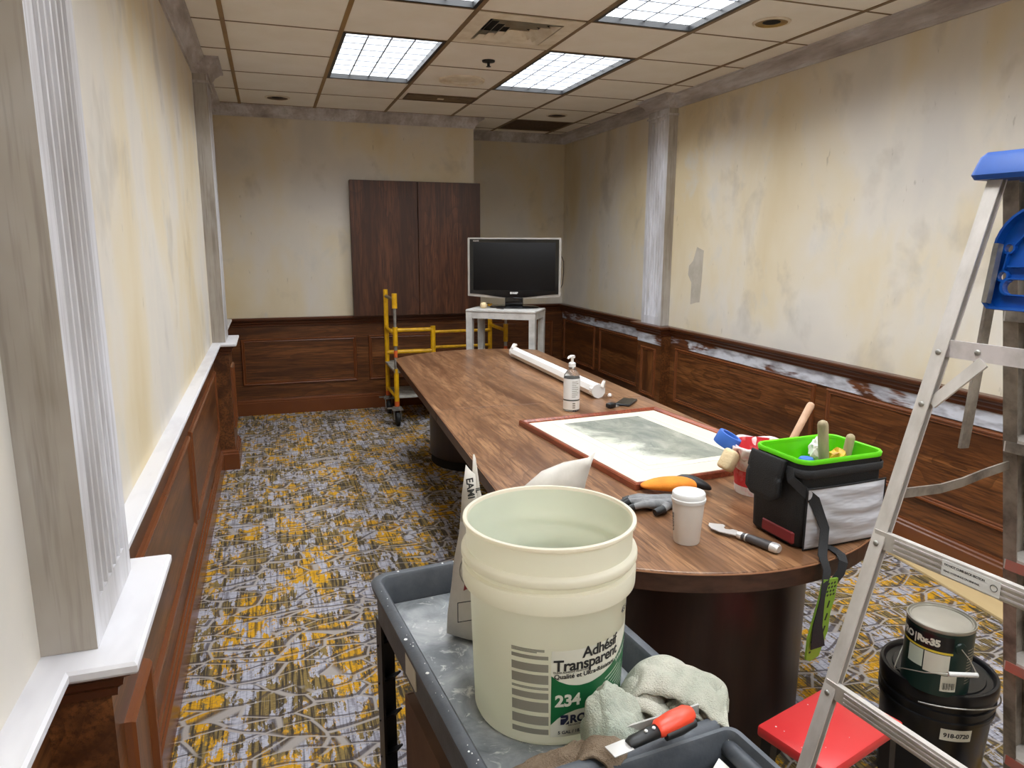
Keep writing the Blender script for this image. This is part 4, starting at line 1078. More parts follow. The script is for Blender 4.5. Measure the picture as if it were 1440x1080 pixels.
# cardboard box on the lower shelf
bxp = Cw(-.02, -.02, .1855)
r = thing('cardboard_box', 'brown cardboard box on the lower shelf of the cart', 'box', tuple(bxp), .095)
bh = .40
for nm, p0, p1 in (('side', (-.165, -.23, 0), (-.160, .23, bh)), ('side', (.160, -.23, 0), (.165, .23, bh)), ('side', (-.1599, -.23, 0), (.1599, -.225, bh)), ('side', (-.1599, .225, 0), (.1599, .23, bh)), ('bottom', (-.1599, -.2249, 0), (.1599, .2249, .005)), ('top_flap', (-.1599, -.2249, bh-.006), (-.001, .2249, bh-.001)), ('top_flap', (.001, -.2249, bh-.006), (.1599, .2249, bh-.001))):
    t = MB(); t.b2(p0, p1); t.build(nm, M['cardboard'], r, **K)
T_ = frame_T((-.1652, -.02, .26), (0, -1, 0), (0, 0, 1))
t = MB()
for q in (0, .035):
    t.prism([(q, .0), (q+.010, 0), (q+.010, .045), (q+.018, .045), (q+.005, .065), (q-.008, .045), (q, .045)], 0, .0006, T=T_)
t.prism([(.075, .03), (.090, .01), (.105, .03), (.090, .05)], 0, .0006, T=T_)
t.build('printed_arrows', M['print'], r, **K)['kind'] = 'stuff'

# ------------------------------------------------------------------ white bucket
bc = (.451, 1.142, .7297)
bk = thing('white_bucket', 'large white plastic adhesive bucket with green label standing on the cart', 'bucket', bc)
def Rb(z): return .1345+z*.034
prof = [(0, .0002), (.126, .0002), (.131, .003), (Rb(.012), .012), (Rb(.255), .255), (.1438, .2555), (.1560, .2560), (.1565, .259), (.1570, .285), (.1555, .289), (.1475, .291), (.1470, .300), (.1570, .303), (.1585, .306), (.1585, .314), (.1570, .318), (.1490, .321), (.1495, .362), (.1535, .364), (.1555, .367), (.1550, .371), (.1520, .3725), (.1485, .3715), (.1470, .366)]
t = MB(); t.lathe(prof, 96, bc); t.build('bucket_wall', M['bucket'], bk, smooth=50)
t = MB(); t.lathe([(.1470, .366), (.1445, .30), (.140, .20), (.136, .08), (.134, .03), (0, .03)], 96, bc); t.build('inside_wall', M['bucket_in'], bk, smooth=50)
dg = math.radians
fB = lambda phi, z0: cyl_fn(bc, Rb, dg(phi), z0, eps=.0012)
def patch(name, mat, phis, lo, hi, eps=.0007, par=bk, c=bc, R=Rb, n=3):
    def ip(tb, p):
        for (a, b), (a2, b2_) in zip(tb, tb[1:]):
            if p <= a2: return b+(b2_-b)*(p-a)/(a2-a)
        return tb[-1][1]
    f0 = cyl_fn(c, R, 0, 0, eps=eps)
    N = max(6, int((phis[1]-phis[0])/2.5))
    def fn(u, v):
        p = phis[0]+u*(phis[1]-phis[0]); z = ip(lo, p)*(1-v)+ip(hi, p)*v
        q = f0(0, z, 0); Rr = (R(z) if callable(R) else R)+eps
        d = Vector((c[0], c[1])).normalized(); rt = Vector((d.y, -d.x)); a = dg(p)
        xy = Vector((c[0], c[1]))-d*Rr*math.cos(a)+rt*Rr*math.sin(a)
        return (xy.x, xy.y, c[2]+z)
    t = MB(); t.grid(fn, N, n); return t.build(name, mat, par, smooth=180)
patch('label_sheet', M['label'], (3, 118), [(3, .022), (118, .022)], [(3, .186), (118, .186)], .0005)
patch('green_label', M['green'], (3.2, 118), [(3.2, .046), (8, .058), (14, .067), (22, .072), (33, .071), (47, .062), (62, .046), (83, .020), (118, .020)],
      [(3.2, .140), (8, .130), (15, .122), (23, .118), (32, .118), (42, .123), (54, .133), (68, .150), (83, .170), (100, .186), (118, .186)], .0009)
yy = .190
t = MB()
def lines(t, c, R, phi, z, w, h, n=5, eps=.0011, slope=0):
    f0 = cyl_fn(c, R, dg(phi), z, eps=eps)
    t.grid(lambda u, v: f0(u*w, v*h+slope*u*w, 0), n, 1)
zz = .188; 
blk = [(.0024, .9), (.0024, .9), (.0024, .7), (.004, 0), (.008, 1), (.006, 0), (.017, 1), (.003, 0), (.020, 1), (.006, 0), (.0024, 1), (.0024, 1), (.004, 0), (.014, 1), (.003, 0), (.022, 1), (.005, 0), (.020, 1), (.006, 0), (.012, 1)]
for h, w in blk:
    if w: 
        lines(t, bc, Rb, -25, zz-h+.0008, .0640*w, h*.86, 8)
    zz -= h
t.build('printed_columns', M['print_grey'], bk)['kind'] = 'stuff'
tx = lambda body, size, phi, z, mat, bold=.0005, sh=0, name='printed_text', slope=0, sp=1: text_mb(body, size, bold, None, 'LEFT', fn=(lambda f0: (lambda u, v, w: f0(u, v+slope*u, w)))(cyl_fn(bc, Rb, dg(phi), z, eps=.0014)), shear=sh, space=sp).build(name, M[mat], bk)
tx('Adhésif', .028, 25, .169, 'print', .0007, sp=.95)
tx('Transparent', .0285, 4.5, .149, 'print', .0007, sp=.95)
tx('CLEAR ADHESIVE HEAVY-DUTY', .0048, 4.5, .1445, 'print', .0001)
tx('Qualité et Ultra-Résistant', .0118, 5, .1345, 'print', .0003)
tx('234', .030, 6, .082, 'label', .0012)
tx('ROMAN', .021, 17, .048, 'print_navy', .0010)
tx('DECORATING PRODUCTS', .004, 16, .0425, 'print', .0001)
tx('5 GAL / 18.9 L', .0085, 8.5, .028, 'print_navy', .0002)
tx('451-0234', .016, 63, .216, 'print_navy', .0004)
for q, w in enumerate((.040, .050, .046, .036, .050, .044, .030, .04)):
    t = MB(); lines(t, bc, Rb, 46+q*3.2, .110-q*.0058+.02*0, w, .0022, 5, .0014, .30); t.build('printed_line', M['print_pale'], bk)
tx('Wallpaper', .013, 58, .128, 'print_pale', .0003, slope=.32)
# arrow emblem before the maker's name
t = MB(); f0 = cyl_fn(bc, Rb, dg(10.2), .046, eps=.0015)
for poly in ([(0, 0), (.006, 0), (.0135, .0095), (.0135, .017), (.008, .0115), (0, .0115)], [(0, .013), (.0105, .013), (.0135, .0185), (0, .0185)], [(.0085, 0), (.0150, 0), (.0150, .0072)]):
    b_n = len(t.v); t.v += [tuple(f0(u, v, 0)) for u, v in poly]; t.f.append(tuple(range(b_n, b_n+len(poly))))
t.build('printed_emblem', M['print_navy'], bk)

# ------------------------------------------------------------------ open plaster bag
pb = thing('plaster_bag', 'open white paper bag of plaster mix standing on the cart behind the bucket', 'bag', (.465, 1.40, .7297))
bz = .7297
def bagring(z, x0, x1, hy, yc=1.412):
    n = 10; pts = []
    for i in range(n): pts.append((x0+(x1-x0)*i/n, yc-hy*(1-abs(2*i/n-1)**4), z))
    for i in range(n): pts.append((x1+(x0-x1)*i/n, yc+hy*(1-abs(2*i/n-1)**4), z))
    return [(x+.004*noise.noise(Vector((x*20, y*20, z*14))), y+.006*noise.noise(Vector((x*14, z*16, y*9+5))), z) for x, y, z in pts]
rings = [bagring(bz+.0005, .345, .600, .050)] + [bagring(bz+z, x0, x1, hy) for z, x0, x1, hy in ((.012, .322, .606, .058), (.06, .324, .610, .060), (.12, .332, .612, .058), (.18, .340, .615, .052), (.24, .350, .622, .042), (.29, .356, .632, .026))]
t = MB(); t.loft(rings, cap0=True, cap1=True); t.build('bag_sack', M['bagpaper'], pb, smooth=180)
# torn top: left spike, back spike and right flap
def flap(pts, name, th=.0015):
    return MB().loft([[Vector(p) for p in r] for r in pts], closed=False, cap0=False, cap1=False).build(name, M['bagpaper'], pb, smooth=180, solid=th)
flap([[(.352, 1.40, bz+.27), (.365, 1.392, bz+.27), (.385, 1.388, bz+.27)], [(.356, 1.402, bz+.33), (.372, 1.394, bz+.33), (.386, 1.392, bz+.33)], [(.366, 1.405, bz+.392), (.373, 1.40, bz+.382), (.384, 1.396, bz+.372)]], 'torn_flap')
flap([[(.380, 1.425, bz+.27), (.395, 1.42, bz+.27), (.412, 1.412, bz+.27)], [(.386, 1.43, bz+.34), (.393, 1.425, bz+.345), (.400, 1.418, bz+.33)], [(.389, 1.432, bz+.405), (.3915, 1.43, bz+.405), (.394, 1.428, bz+.395)]], 'torn_flap')
flap([[(.46, 1.405, bz+.27), (.52, 1.40, bz+.27), (.58, 1.402, bz+.27), (.635, 1.410, bz+.27)], [(.50, 1.42, bz+.325), (.55, 1.405, bz+.345), (.60, 1.41, bz+.335), (.648, 1.42, bz+.32)], [(.545, 1.43, bz+.352), (.585, 1.418, bz+.368), (.63, 1.42, bz+.366), (.662, 1.428, bz+.352)], [(.60, 1.435, bz+.366), (.63, 1.426, bz+.372), (.655, 1.428, bz+.374), (.676, 1.434, bz+.384)]], 'torn_flap')
def bagtext(body, size, x, z, down=True):
    T_ = frame_T((x, 1.3865, bz+z), (.10, 0, -1), (1, .02, .10)); return text_mb(body, size, .0006, T_)
bagtext('EAMI', .021, .3615, .368).build('printed_text', M['print'], pb)
bagtext('IL', .014, .382, .345).build('printed_text', M['print'], pb)
t = MB(); t.prism([(0, 0), (.011, .004), (.024, .072), (.018, .076), (.012, .062)], 0, .0008, T=frame_T((.343, 1.3455, bz+.140), (1, 0, 0), (0, 0, 1))); t.build('red_stripe', M['print_red'], pb)
t = MB(); t.tube([(.386+.050*math.cos(a), 1.3460, bz+.185+.050*math.sin(a)) for a in [math.radians(100+q*13) for q in range(14)]], .0014, 5); t.build('printed_swoosh', M['print_grey'], pb)
t = MB(); t.frame(frame_T((.330, 1.3460, bz+.070), (1, 0, 0), (0, 0, 1)), 0, .040, 0, .045, [(0, 0), (0, .001), (.0015, .001), (.0015, 0)]); t.build('printed_box', M['print'], pb)

# ------------------------------------------------------------------ rags and scraper on the cart
def cloth(name, label, mat, cx, cy, rz, sx, sy, base, fn, nu=70, nv=60, th=.006, seed=0):
    T_ = Matrix.Translation((cx, cy, 0)) @ Matrix.Rotation(rz, 4, 'Z')
    def g(u, v):
        x = (u-.5)*sx; y = (v-.5)*sy
        n1 = noise.noise(Vector((u*3+seed, v*3, seed*2))); n2 = noise.noise(Vector((u*8+seed, v*8, seed)))
        dx, dy, dz = fn(u, v)
        return (x+dx+.012*n1, y+dy+.010*n2, base+max(.004, dz+.012*n1+.006*n2))
    t = MB(); t.grid(g, nu, nv)
    t.v = [tuple(T_ @ Vector(p)) for p in t.v]
    r = t.build(name, M[mat], None, smooth=180, solid=th); tag(r, label, 'rag'); return r
FB = .7297
def ridge(x, y, z): return 1-min(1, abs(noise.noise(Vector((x, y, z))))*2.6)
def mound(name, label, mat, cx, cy, rz, ax, ay, h, seed, base=FB+.004, nu=90, nv=90, skew=(0, 0), fr=2.2, tall=lambda u, v: 1, th=.005):
    """crumpled cloth: a dome broken by creased folds that lean over each other"""
    T_ = Matrix.Translation((cx, cy, base)) @ Matrix.Rotation(rz, 4, 'Z')
    def g(u, v):
        x, y = 2*u-1, 2*v-1
        # square sheet to disc
        X = x*math.sqrt(1-y*y/2); Y = y*math.sqrt(1-x*x/2); r = math.hypot(X, Y)
        wob = 1+.22*noise.noise(Vector((X*1.7+seed, Y*1.7, seed)))+.10*noise.noise(Vector((X*5+seed, Y*5, 3)))
        X *= wob; Y *= wob
        d = max(0, 1-r*r)**.55
        a = ridge(X*fr+seed, Y*fr*.7, seed*.7); b = ridge(X*fr*2.1, Y*fr*1.6+seed, 5+seed)
        c = noise.noise(Vector((X*9+seed, Y*9, seed)))
        z = h*tall(u, v)*d*(.50+.42*a*a+.16*b)+.010*a*(1-d)+.004*c*d
        k = .22*(a-.5)*d
        return (ax*(X+k+.10*noise.noise(Vector((X*3, Y*3, seed+9)))*d)+skew[0]*z, ay*(Y+.5*k)+skew[1]*z, max(z, .001+.003*a))
    t = MB(); t.grid(g, nu, nv)
    t.v = [tuple(T_ @ Vector(p)) for p in t.v]
    r = t.build(name, M[mat], None, smooth=180, solid=th); tag(r, label, 'rag'); return r
big = mound('terry_rag', 'pale crumpled terry rag bunched over the right corner of the cart tray', 'towel', .606, .992, .75, .110, .088, .090, 2.3, fr=1.15)
def cr_path(P, n=10):
    P = [Vector(p) for p in P]; Q = [P[0]*2-P[1]]+P+[P[-1]*2-P[-2]]; out = []
    for i in range(1, len(Q)-2):
        for k_ in range(n):
            t_ = k_/n; a, b, c, d = Q[i-1:i+3]
            out.append(.5*((2*b)+(c-a)*t_+(2*a-5*b+4*c-d)*t_*t_+(3*b-a-3*c+d)*t_**3))
    return out+[P[-1]]
def fold(parent, mat, P, width, wdir, seed, th=.010):
    """a loop of the cloth lying over the heap"""
    pts = cr_path(P); N = len(pts); t = MB(); nu = 12
    wd = Vector(wdir).normalized()
    def g(u, v):
        p = pts[min(N-1, round(v*(N-1)))]; w_ = width*(1+.25*noise.noise(Vector((v*4, seed, 0))))
        x = (u-.5); sag = -.16*w_*(2*x)**2*(1+.5*noise.noise(Vector((v*3, seed, 4))))
        q = p+wd*(x*w_)+Vector((0, 0, sag))
        q = q-Vector((0, 0, 1))*.016*(ridge(q.x*24+seed, q.y*24, q.z*12)**2)*(1-abs(2*x)*.5)
        return tuple(q+Vector((noise.noise(q*28), noise.noise(q*28+Vector((5, 0, 0))), noise.noise(q*28+Vector((9, 0, 0)))))*.005)
    t.grid(g, nu, N-1)
    return t.build('fold', M[mat], parent, smooth=180, solid=th*.6)
ROOT[big.name] = Matrix()
fold(big, 'towel', [(.535, 1.040, .745), (.560, 1.030, .815), (.610, 1.020, .845), (.660, .985, .838), (.700, .945, .815), (.700, .930, .800)], .120, (.55, .83, 0), 1.5)
fold(big, 'towel', [(.505, 1.000, .770), (.530, .995, .812), (.565, .985, .822), (.590, .955, .805), (.598, .925, .775)], .062, (.45, .9, .1), 4.2)
fold(big, 'towel', [(.600, .962, .790), (.622, .950, .812), (.650, .938, .802), (.668, .934, .806), (.676, .936, .795)], .040, (.1, 1, .3), 7.7)
gr = mound('terry_rag', 'greenish white rag against the bucket front, beside the red scraper', 'towel_green', .505, .940, .3, .062, .052, .215, 5.1, fr=.55, skew=(-.10, .16))
br = mound('terry_rag', 'brown terry rag rolled at the near edge of the cart in front of the bucket', 'towel_brown', .362, .918, .05, .118, .044, .078, 8.6, fr=.7)
ROOT[br.name] = Matrix()
fold(br, 'towel_brown', [(.425, .935, .775), (.440, .915, .812), (.462, .893, .818), (.474, .878, .802), (.466, .870, .785)], .075, (.75, .66, 0), 3.3)
# scraper with red grip
p0, p1 = Vector((.478, .862, .834)), Vector((.600, .884, .846))
r = thing('hand_scraper', 'red and black handled scraper lying across the rags at the near end of the cart', 'scraper', tuple(p0), .18)
t = MB(); sleeve(t, [(-.004, 0, .0, .008, .006), (.004, 0, .001, .011, .009), (.05, 0, .003, .012, .010), (.052, 0, .003, .010, .008)]); t.build('black_neck', M['black'], r, smooth=50, **K)
t = MB(); sleeve(t, [(.050, 0, .004, .012, .010), (.056, .001, .005, .0155, .013), (.085, .002, .007, .018, .015), (.112, .002, .009, .0175, .0145), (.122, .002, .010, .012, .010)]); t.build('red_grip', M['red_handle'], r, smooth=50, **K)
t = MB(); sleeve(t, [(.060, -.012, -.002, .006, .007), (.09, -.013, .0, .0075, .008), (.118, -.012, .002, .006, .007)]); t.build('black_inlay', M['black'], r, smooth=50, **K)
t = MB(); t.box((-.020, 0, -.001), (.036, .026, .0015)); t.build('blade', M['steel'], r, **K)
for q in (.028, .043):
    t = MB(); t.lathe([(.003, 0), (.0025, .0015), (0, .002)], 10, (q, -.002, .0125)); t.build('rivet', M['white'], r, **K)

# ------------------------------------------------------------------ red stool, pail, can, board
Sc = [(1.09, 1.325), (1.392, 1.412), (1.450, 1.222), (1.142, 1.140)]
cx_, cy_s = sum(p[0] for p in Sc)/4, sum(p[1] for p in Sc)/4
r = thing('red_stool', 'red topped low step stool on the carpet beside the ladder', 'stool', (cx_, cy_s, 0), .272)
t = MB(); t.box((0, 0, .385), (.318, .198, .030), bev=.007, seg=2); t.build('stool_top', M['red_stool'], r, smooth=40, **K)
for sx in (-1, 1):
    for sy in (-1, 1):
        t = MB(); t.loft([[(sx*(.135+.012*(1-f))+a*.014, sy*(.075+.012*(1-f))+b*.014, z) for a, b in ((-1, -1), (1, -1), (1, 1), (-1, 1))] for z, f in ((0, 0), (.3695, 1))]); t.build('leg', M['black'], r, **K)
for sx in (-1, 1):
    t = MB(); t.b2((sx*.139-.006, -.062, .15), (sx*.139+.006, .062, .175)); t.build('stretcher', M['black'], r, **K)
t = MB()
for q in range(14):
    r0 = random.uniform(.001, .0035); t.lathe([(r0, 0), (r0*.6, .0008), (0, .001)], 6, (random.uniform(-.14, .14), random.uniform(-.085, .085), .4001))
t.build('paint_spatter', M['white'], r, **K)['kind'] = 'stuff'
pc = (1.79, 1.42, 0)
r = thing('black_pail', 'black lidded five gallon pail on the carpet right of the red stool', 'pail', pc)
Rp = lambda z: .130+.0515*z
t = MB(); t.lathe([(0, .0005), (.126, .0005), (.130, .006), (Rp(.27), .27), (.150, .272), (.1505, .282), (.146, .284), (.146, .298), (.151, .300), (.151, .310), (.1455, .312), (.146, .335), (0, .335)], 64, pc); t.build('pail_body', M['pail'], r, smooth=40)
t = MB(); t.lathe([(.1465, .330), (.152, .331), (.153, .338), (.153, .362), (.150, .369), (.143, .370), (.138, .366), (.136, .357), (.120, .3555), (.118, .359), (0, .359)], 64, pc); t.build('pail_lid', M['pail'], r, smooth=40)
lp = patch('stock_label', M['label'], (9.5, 42), [(9.5, .226), (42, .226)], [(9.5, .262), (42, .262)], .0012, par=r, c=pc, R=Rp)
text_mb('918-0720', .0185, .0006, None, 'LEFT', fn=cyl_fn(pc, Rp, dg(12.5), .237, eps=.0018), space=.95).build('printed_number', M['print'], lp)
o = MB().tube([(pc[0]+.158*math.cos(a), pc[1]+.158*math.sin(a), .325+.012*math.sin((a-3.5)*2)) for a in [math.radians(205+q*8) for q in range(17)]], .0022, 6).build('wire_handle', M['zinc'], r, smooth=60)
kc = (1.727, 1.38, .3595)
r = thing('gallon_can', 'dark green gallon can with grey lid standing on the black pail', 'can', kc)
Rk = .0845; kh = .196
t = MB(); t.lathe([(0, .0005), (.080, .0005), (.0845, .003), (.0845, .006), (Rk, .008), (Rk, .186)], 64, kc); t.build('can_wall', M['can_green'], r, smooth=40)
t = MB(); t.lathe([(Rk, .186), (.0862, .188), (.0868, .193), (.0860, .196), (.0835, .1965), (.0825, .193), (.0805, .190), (.0795, .193), (.076, .1935), (.0745, .190), (0, .1895)], 64, kc); t.build('can_rim', M['tin'], r, smooth=35)
t = MB(); t.lathe([(.0740, .1902), (.072, .1915), (0, .1915)], 48, kc); t.build('lid', M['lid'], r, smooth=35)
pk = lambda name, mat, a, b, z0, z1, e=.0006: patch(name, M[mat], (a, b), [(a, z0), (b, z0)], [(a, z1), (b, z1)], e, par=r, c=kc, R=Rk)
pk('yellow_stripe', 'yel_print', -85, 26, .128, .134)
pk('label_panel', 'print_pale', -52, -22, .075, .126); pk('label_panel', 'label', -20, 22, .068, .126)
pk('black_band', 'pail', -85, 26, .136, .178, .0004)
fK = lambda ph, z: cyl_fn(kc, Rk, dg(ph), z, eps=.0012)
text_mb('PRO', .026, .0012, None, 'RIGHT', fn=fK(-44, .148)).build('printed_text', M['label'], r)
text_mb('|', .030, .0006, None, 'LEFT', fn=fK(-42, .146)).build('printed_text', M['label'], r)
text_mb('Rx-35', .026, .0016, None, 'LEFT', fn=fK(-36, .148), space=.93).build('printed_text', M['label'], r)
pk('barcode_label', 'label', 11, 38, .020, .066)
t = MB()
for q in range(14): lines(t, kc, Rk, 14.5+q*1.5, .026, .0013 if q % 3 else .0006, .020, 1, .0010)
t.build('barcode_bar', M['print'], r)['kind'] = 'stuff'
t = MB()
for q in range(12): lines(t, kc, Rk, 56, .040+q*.009, .026, .0025, 3, .0008)
t.build('fine_print', M['tin'], r)['kind'] = 'stuff'
d2 = Vector((kc[0], kc[1])).normalized(); r2 = Vector((d2.y, -d2.x))
def kp(ph, R, z): a = dg(ph); q = Vector((kc[0], kc[1]))-d2*R*math.cos(a)+r2*R*math.sin(a); return Vector((q.x, q.y, kc[2]+z))
t = MB(); T_ = Matrix.Translation(kp(38, Rk, .150)) @ (kp(38, 1, 0)-kp(38, 0, 0)).to_track_quat('Z', 'Y').to_matrix().to_4x4(); t.lathe([(.016, 0), (.014, .004), (0, .005)], 16, T=T_); t.build('handle_ear', M['can_green'], r, smooth=40)
# wire bail swung forward with white grip
e1, e2 = kp(38, Rk+.004, .150), kp(-142, Rk+.004, .150)
g0, g1 = kp(14, .128, .098), kp(48, .130, .098)
t = MB(); t.tube([e1, kp(46, .105, .128), g1], .0016, 6); t.build('wire_bail', M['tin'], r, smooth=60)
t = MB(); t.tube([g0, kp(-10, .128, .085), kp(-40, .118, .060), kp(-62, .108, .030), kp(-80, .100, .020), kp(-110, .092, .06), e2], .0016, 6); t.build('wire_bail', M['tin'], r, smooth=60)
t = MB(); t.tube([g0, g1], .0065, 12); t.build('bail_grip', M['white'], r, smooth=50)
# board on the floor by the right wall
r = thing('tan_board', 'long tan board lying on the carpet along the right wall', 'board', (2.932, 2.0, 0), -.13)
t = MB(); t.box((0, 0, .0075), (.125, 1.56, .014), bev=.002); t.build('board', M['ply'], r, **K)
r['label'] = 'long tan board lying on the carpet along the right wall'
# capped bottle in front of the pail
r = thing('spray_bottle', 'white capped bottle on the carpet between red stool and black pail', 'bottle', (1.535, 1.335, 0))
q0 = (1.535, 1.335, 0)
t = MB(); t.lathe([(0, .0005), (.030, .0005), (.032, .004), (.032, .13), (.022, .148), (0, .148)], 24, q0); t.build('bottle_body', M['gold'], r, smooth=40)
t = MB(); t.lathe([(.0325, .04), (.0325, .11)], 24, q0); t.build('label', M['print_pale'], r, smooth=40)
t = MB(); t.lathe([(0, .148), (.0165, .148), (.0175, .152), (.0175, .176), (.015, .180), (0, .181)], 24, q0); t.build('cap', M['white'], r, smooth=40)

# ------------------------------------------------------------------ stepladder
F0 = Vector((1.36, 1.10, 0)); uu = Vector((.993, .114, 0)); ww = Vector((-.114, .993, 0))
lad = thing('stepladder', 'aluminium stepladder with blue top cap and blue pail shelf at right', 'ladder', tuple(F0))
def LP(s_, t_, z): return F0+uu*s_+ww*t_+Vector((0, 0, z))
def srl(z): return -.015-.318*(1.70-z)      # rear rail, left edge
def sfl(z): return .034+.218*(1.70-z)       # front rail, left edge
sr = lambda z: srl(z)+.009
sf = lambda z: sfl(z)+.0375
def channel(sfun, z0, z1, t_, face, depth, name, mat, side):
    # U-section rail: web seen from outside, flanges turned inwards
    a0, a1 = sfun(z0), sfun(z1)
    w = face/2; th = .003
    poly = [(-w, 0), (w, 0), (w, depth), (w-th, depth), (w-th, th), (-w+th, th), (-w+th, depth), (-w, depth)]
    rings = []
    for z, a in ((z0, a0), (z1, a1)):
        rings.append([LP(a+p, t_+side*q, z) for p, q in poly])
    return MB().loft(rings).build(name, M[mat], lad)
WID = .44
def rivet(s_, t_, z, par=lad, nrm=None):
    n_ = (nrm or ww)
    T_ = Matrix.Translation(LP(s_, t_, z)) @ n_.to_track_quat('Z', 'Y').to_matrix().to_4x4()
    MB().lathe([(.006, 0), (.0055, .002), (.003, .0035), (0, .0038)], 10, T=T_).build('rivet', M['zinc'], par, smooth=60)
# rails: web faces the viewer on the far side
for t_, sd in ((0, -1), (-WID, 1)):
    channel(sr, .02, 1.702, t_, .018, .028, 'rear_rail', 'alu', sd)
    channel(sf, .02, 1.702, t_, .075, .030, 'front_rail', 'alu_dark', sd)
    for fn_ in (sr, sf):
        t = MB(); c_ = LP(fn_(.012), t_+sd*.018, .0165); t.box(tuple(c_), (.036 if fn_ is sr else .084, .052, .032), rz=math.atan2(.114, .993), bev=.005); t.build('rubber_foot', M['rubber'], lad)
# rear horizontals, ribbed
def bar_between(s_, z, h, name, mat, d=.010, ribs=0):
    o = MB().bar(LP(s_, -.004, z), LP(s_, -WID+.004, z), d, h).build(name, M[mat], lad)
    if ribs:
        for q in range(ribs):
            zz_ = z-h/2+h*(q+.75)/(ribs+.5)
            MB().bar(LP(s_-d/2-.0012, -.05, zz_), LP(s_-d/2-.0012, -WID+.05, zz_), .0030, h*.10).build('bar_rib', M['alu_pale'], o)
    return o
bar_between(sr(1.37)+.004, 1.378, .034, 'rear_bar', 'alu_pale', .008)
b1o = bar_between(sr(.998), .998, .036, 'rear_bar', 'alu', .012, 3)
b2o = bar_between(sr(.69), .692, .034, 'rear_bar', 'alu', .012, 3)
for z in (1.370, 1.268, .990, .684): rivet(srl(z)-.0003, -.014, z, nrm=-uu)
rivet(sr(1.37)-.0005, -.085, 1.378, nrm=-uu)
# warning sticker on the middle rear bar
c_ = LP(-.232-.0075, -.175, .978)
Tb = frame_T(tuple(LP(sr(.998)-.0086, -.150, .981)), tuple(-ww), (0, 0, 1))
t = MB(); t.box((.052, .017, 0), (.105, .029, .0008), T=Tb); stk = t.build('warning_sticker', M['white'], b1o)
text_mb('DO NOT CLIMB BACK SECTION', .0056, .0002, Tb @ Matrix.Translation((.004, .022, .0006)), space=.9).build('printed_text', M['print'], stk)
text_mb('READ WARNINGS ON SIDE RAIL', .0050, .0001, Tb @ Matrix.Translation((.004, .010, .0006)), space=.9).build('printed_text', M['print'], stk)
MB().tube([tuple(Tb @ Vector((.094+.006*math.cos(a), .017+.006*math.sin(a), .0006))) for a in [2*PI*q/12 for q in range(12)]], .0006, 4, closed=True).build('printed_ring', M['print'], stk)
# diagonal brace from far rear rail up to the top bar
MB().bar(LP(sr(1.27)+.002, -.026, 1.270), LP(sr(1.35)+.004, -.100, 1.362), .022, .006, (1, 0, 0)).build('diagonal_brace', M['alu'], lad)
# treads of the front section
for z in (1.452, 1.162, .873, .599, .366-.045):
    s_ = sf(z)
    t = MB(); t.loft([[LP(s_-.036, tt, z), LP(s_-.036, tt, z-.030), LP(s_-.033, tt, z-.030), LP(s_-.033, tt, z-.003), LP(s_+.037, tt, z-.003), LP(s_+.037, tt, z-.024), LP(s_+.040, tt, z-.024), LP(s_+.040, tt, z)] for tt in (-.0035, -WID+.0035)])
    o = t.build('step', M['alu'], lad)
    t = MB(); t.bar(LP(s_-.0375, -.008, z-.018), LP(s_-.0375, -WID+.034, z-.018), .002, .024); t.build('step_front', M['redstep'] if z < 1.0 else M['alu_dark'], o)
    rivet(s_, -.003, z-.012, nrm=-ww)
# blue top cap
t = MB()
def capring(z, s0, s1, t0, t1, r=.012):
    return [LP(*p, z) for p in [( (s0+s1)/2+x, (t0+t1)/2+y) for x, y in rrect((s1-s0)/2, (t1-t0)/2, r, 3)]]
t.loft([capring(1.703, -.030, .115, -WID-.022, .022), capring(1.712, -.034, .120, -WID-.026, .027), capring(1.746, -.022, .108, -WID-.020, .020), capring(1.755, -.014, .100, -WID-.012, .012, .01)])
t.build('top_cap', M['blue'], lad, smooth=30)
# blue pail shelf folded up between the rails
def shelfT(): 
    o_ = LP(-.006, -.022, 1.452); x_ = -ww; y_ = Vector((.13, .015, .99)); return frame_T(tuple(o_), tuple(x_), tuple(y_))
ST = shelfT()
SW, SH = WID-.06, .205
def outline(off=0):
    pts = [(off+.012, off), (SW-off-.012, off), (SW-off, off+.012)]
    r_ = .085-off
    for q in range(9):
        a = math.radians(90*q/8); pts.append((SW-off-r_+r_*math.cos(a), SH-off-r_+r_*math.sin(a)))
    for q in range(9):
        a = math.radians(90+90*q/8); pts.append((off+r_+r_*math.cos(a), SH-off-r_+r_*math.sin(a)))
    pts.append((off, off+.012)); return pts
# plate with holes cut by bmesh triangulation
def plate_with_holes(outer, holes, z0, z1, T):
    bm = bmesh.new(); es = []
    for loop in [outer]+holes:
        vs = [bm.verts.new((x, y, 0)) for x, y in loop]
        es += [bm.edges.new((vs[i], vs[(i+1) % len(vs)])) for i in range(len(vs))]
    bmesh.ops.triangle_fill(bm, edges=es, use_beauty=True)
    ex = bmesh.ops.extrude_face_region(bm, geom=list(bm.faces))
    for v in [g for g in ex['geom'] if isinstance(g, bmesh.types.BMVert)]: v.co.z = z1-z0
    for v in bm.verts: v.co.z += z0
    bm.verts.index_update()
    t = MB(); t.add([v.co for v in bm.verts], [[v.index for v in f.verts] for f in bm.faces], T); bm.free(); return t
circ = lambda x, y, r, n=14: [(x+r*math.cos(-2*PI*i/n), y+r*math.sin(-2*PI*i/n)) for i in range(n)]
slot = [(.055+.022+.014*math.cos(a), .046+.014*math.sin(a)) for a in [math.radians(-90+q*22.5) for q in range(9)]]+[(.055-.012+.014*math.cos(a), .046+.014*math.sin(a)) for a in [math.radians(90+q*22.5) for q in range(9)]]
slot = slot[::-1]
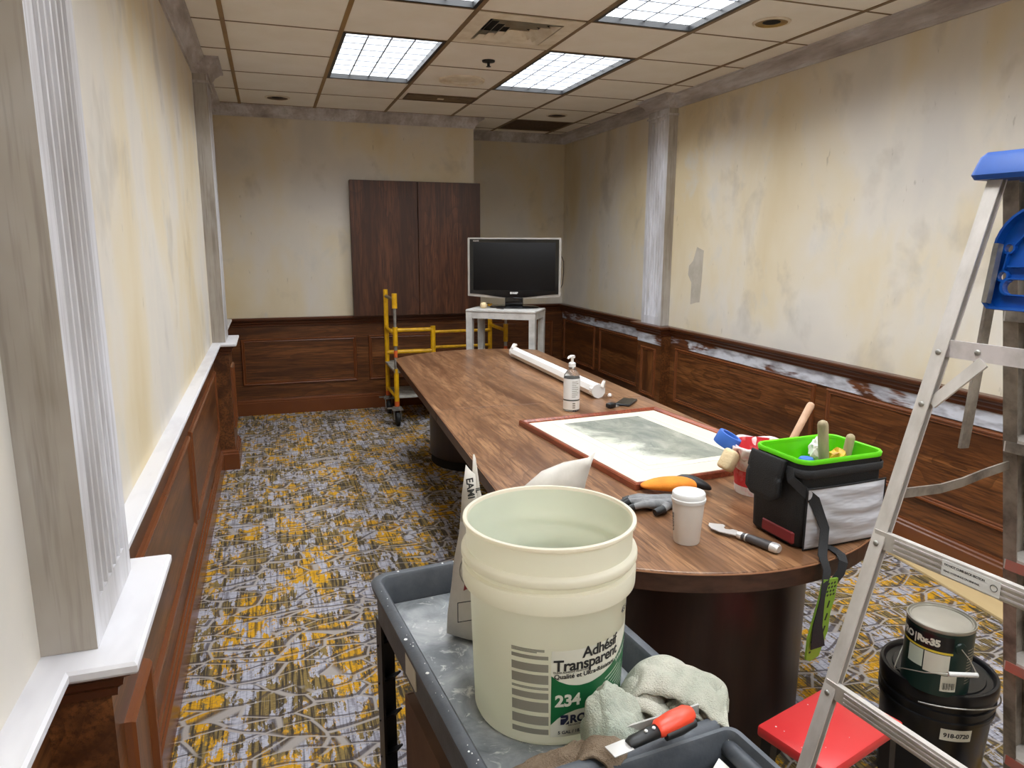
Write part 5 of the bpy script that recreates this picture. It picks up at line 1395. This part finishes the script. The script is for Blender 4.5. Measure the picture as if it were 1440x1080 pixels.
holes = [circ(.024, .120, .0085), circ(.022, .066, .0085), circ(.064, .158, .016, 18), slot, circ(SW-.024, .120, .0085), circ(SW-.022, .066, .0085)]
sh = plate_with_holes(outline(), holes, -.010, -.006, ST).build('pail_shelf', M['blue'], lad)
rim_o, rim_i = outline(), outline(.005)
t = MB(); t.loft([[tuple(ST @ Vector((x, y, z))) for x, y in pts] for pts, z in ((rim_o, -.0105), (rim_o, .016), (rim_i, .016), (rim_i, -.0055))], cap0=False, cap1=False); t.build('shelf_rim', M['blue'], sh)
for (x, y, r_) in ((.024, .120, .0115), (.022, .066, .0115), (.064, .158, .020)):
    t = MB(); t.lathe([(r_-.0035, -.006), (r_-.0035, .004), (r_, .004), (r_, -.006)], 20, T=ST @ Matrix.Translation((x, y, 0))); t.build('hole_collar', M['blue'], sh, smooth=40)
t = MB(); t.loft([[tuple(ST @ Vector((x*f+.060*(1-f), y*f+.046*(1-f), z))) for x, y in slot] for f, z in ((1.02, -.006), (1.02, .006), (1.22, .006), (1.22, -.006))], cap0=False, cap1=False); t.build('slot_collar', M['blue'], sh)
for a, b in (((.033, .126), (.048, .146)), ((.024, .110), (.022, .078)), ((.028, .085), (SW-.03, .085)), ((.031, .060), (.038, .056))):
    t = MB(); t.bar(ST @ Vector((a[0], a[1], 0)), ST @ Vector((b[0], b[1], 0)), .003, .010, tuple(ST.to_3x3() @ Vector((0, 0, 1)))); t.build('shelf_rib', M['blue'], sh)
# shelf support arm and its bracket
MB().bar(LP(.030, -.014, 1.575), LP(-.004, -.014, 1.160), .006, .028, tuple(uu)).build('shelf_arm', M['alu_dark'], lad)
MB().bar(LP(-.024, -.034, 1.465), LP(-.008, -.034, 1.580), .010, .016, tuple(uu)).build('shelf_bracket', M['zinc'], lad)
# spreader
sp = [LP(-.176, -.010, 1.085), LP(-.06, -.010, 1.078), LP(.01, -.010, 1.082), LP(.08, -.010, 1.092), LP(.165, -.010, 1.100)]
for a, b in zip(sp, sp[1:]):
    pass
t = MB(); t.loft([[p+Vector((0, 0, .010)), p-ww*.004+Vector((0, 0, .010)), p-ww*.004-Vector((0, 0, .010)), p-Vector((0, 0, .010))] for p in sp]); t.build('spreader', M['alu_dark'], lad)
# pull cord down the far rear rail
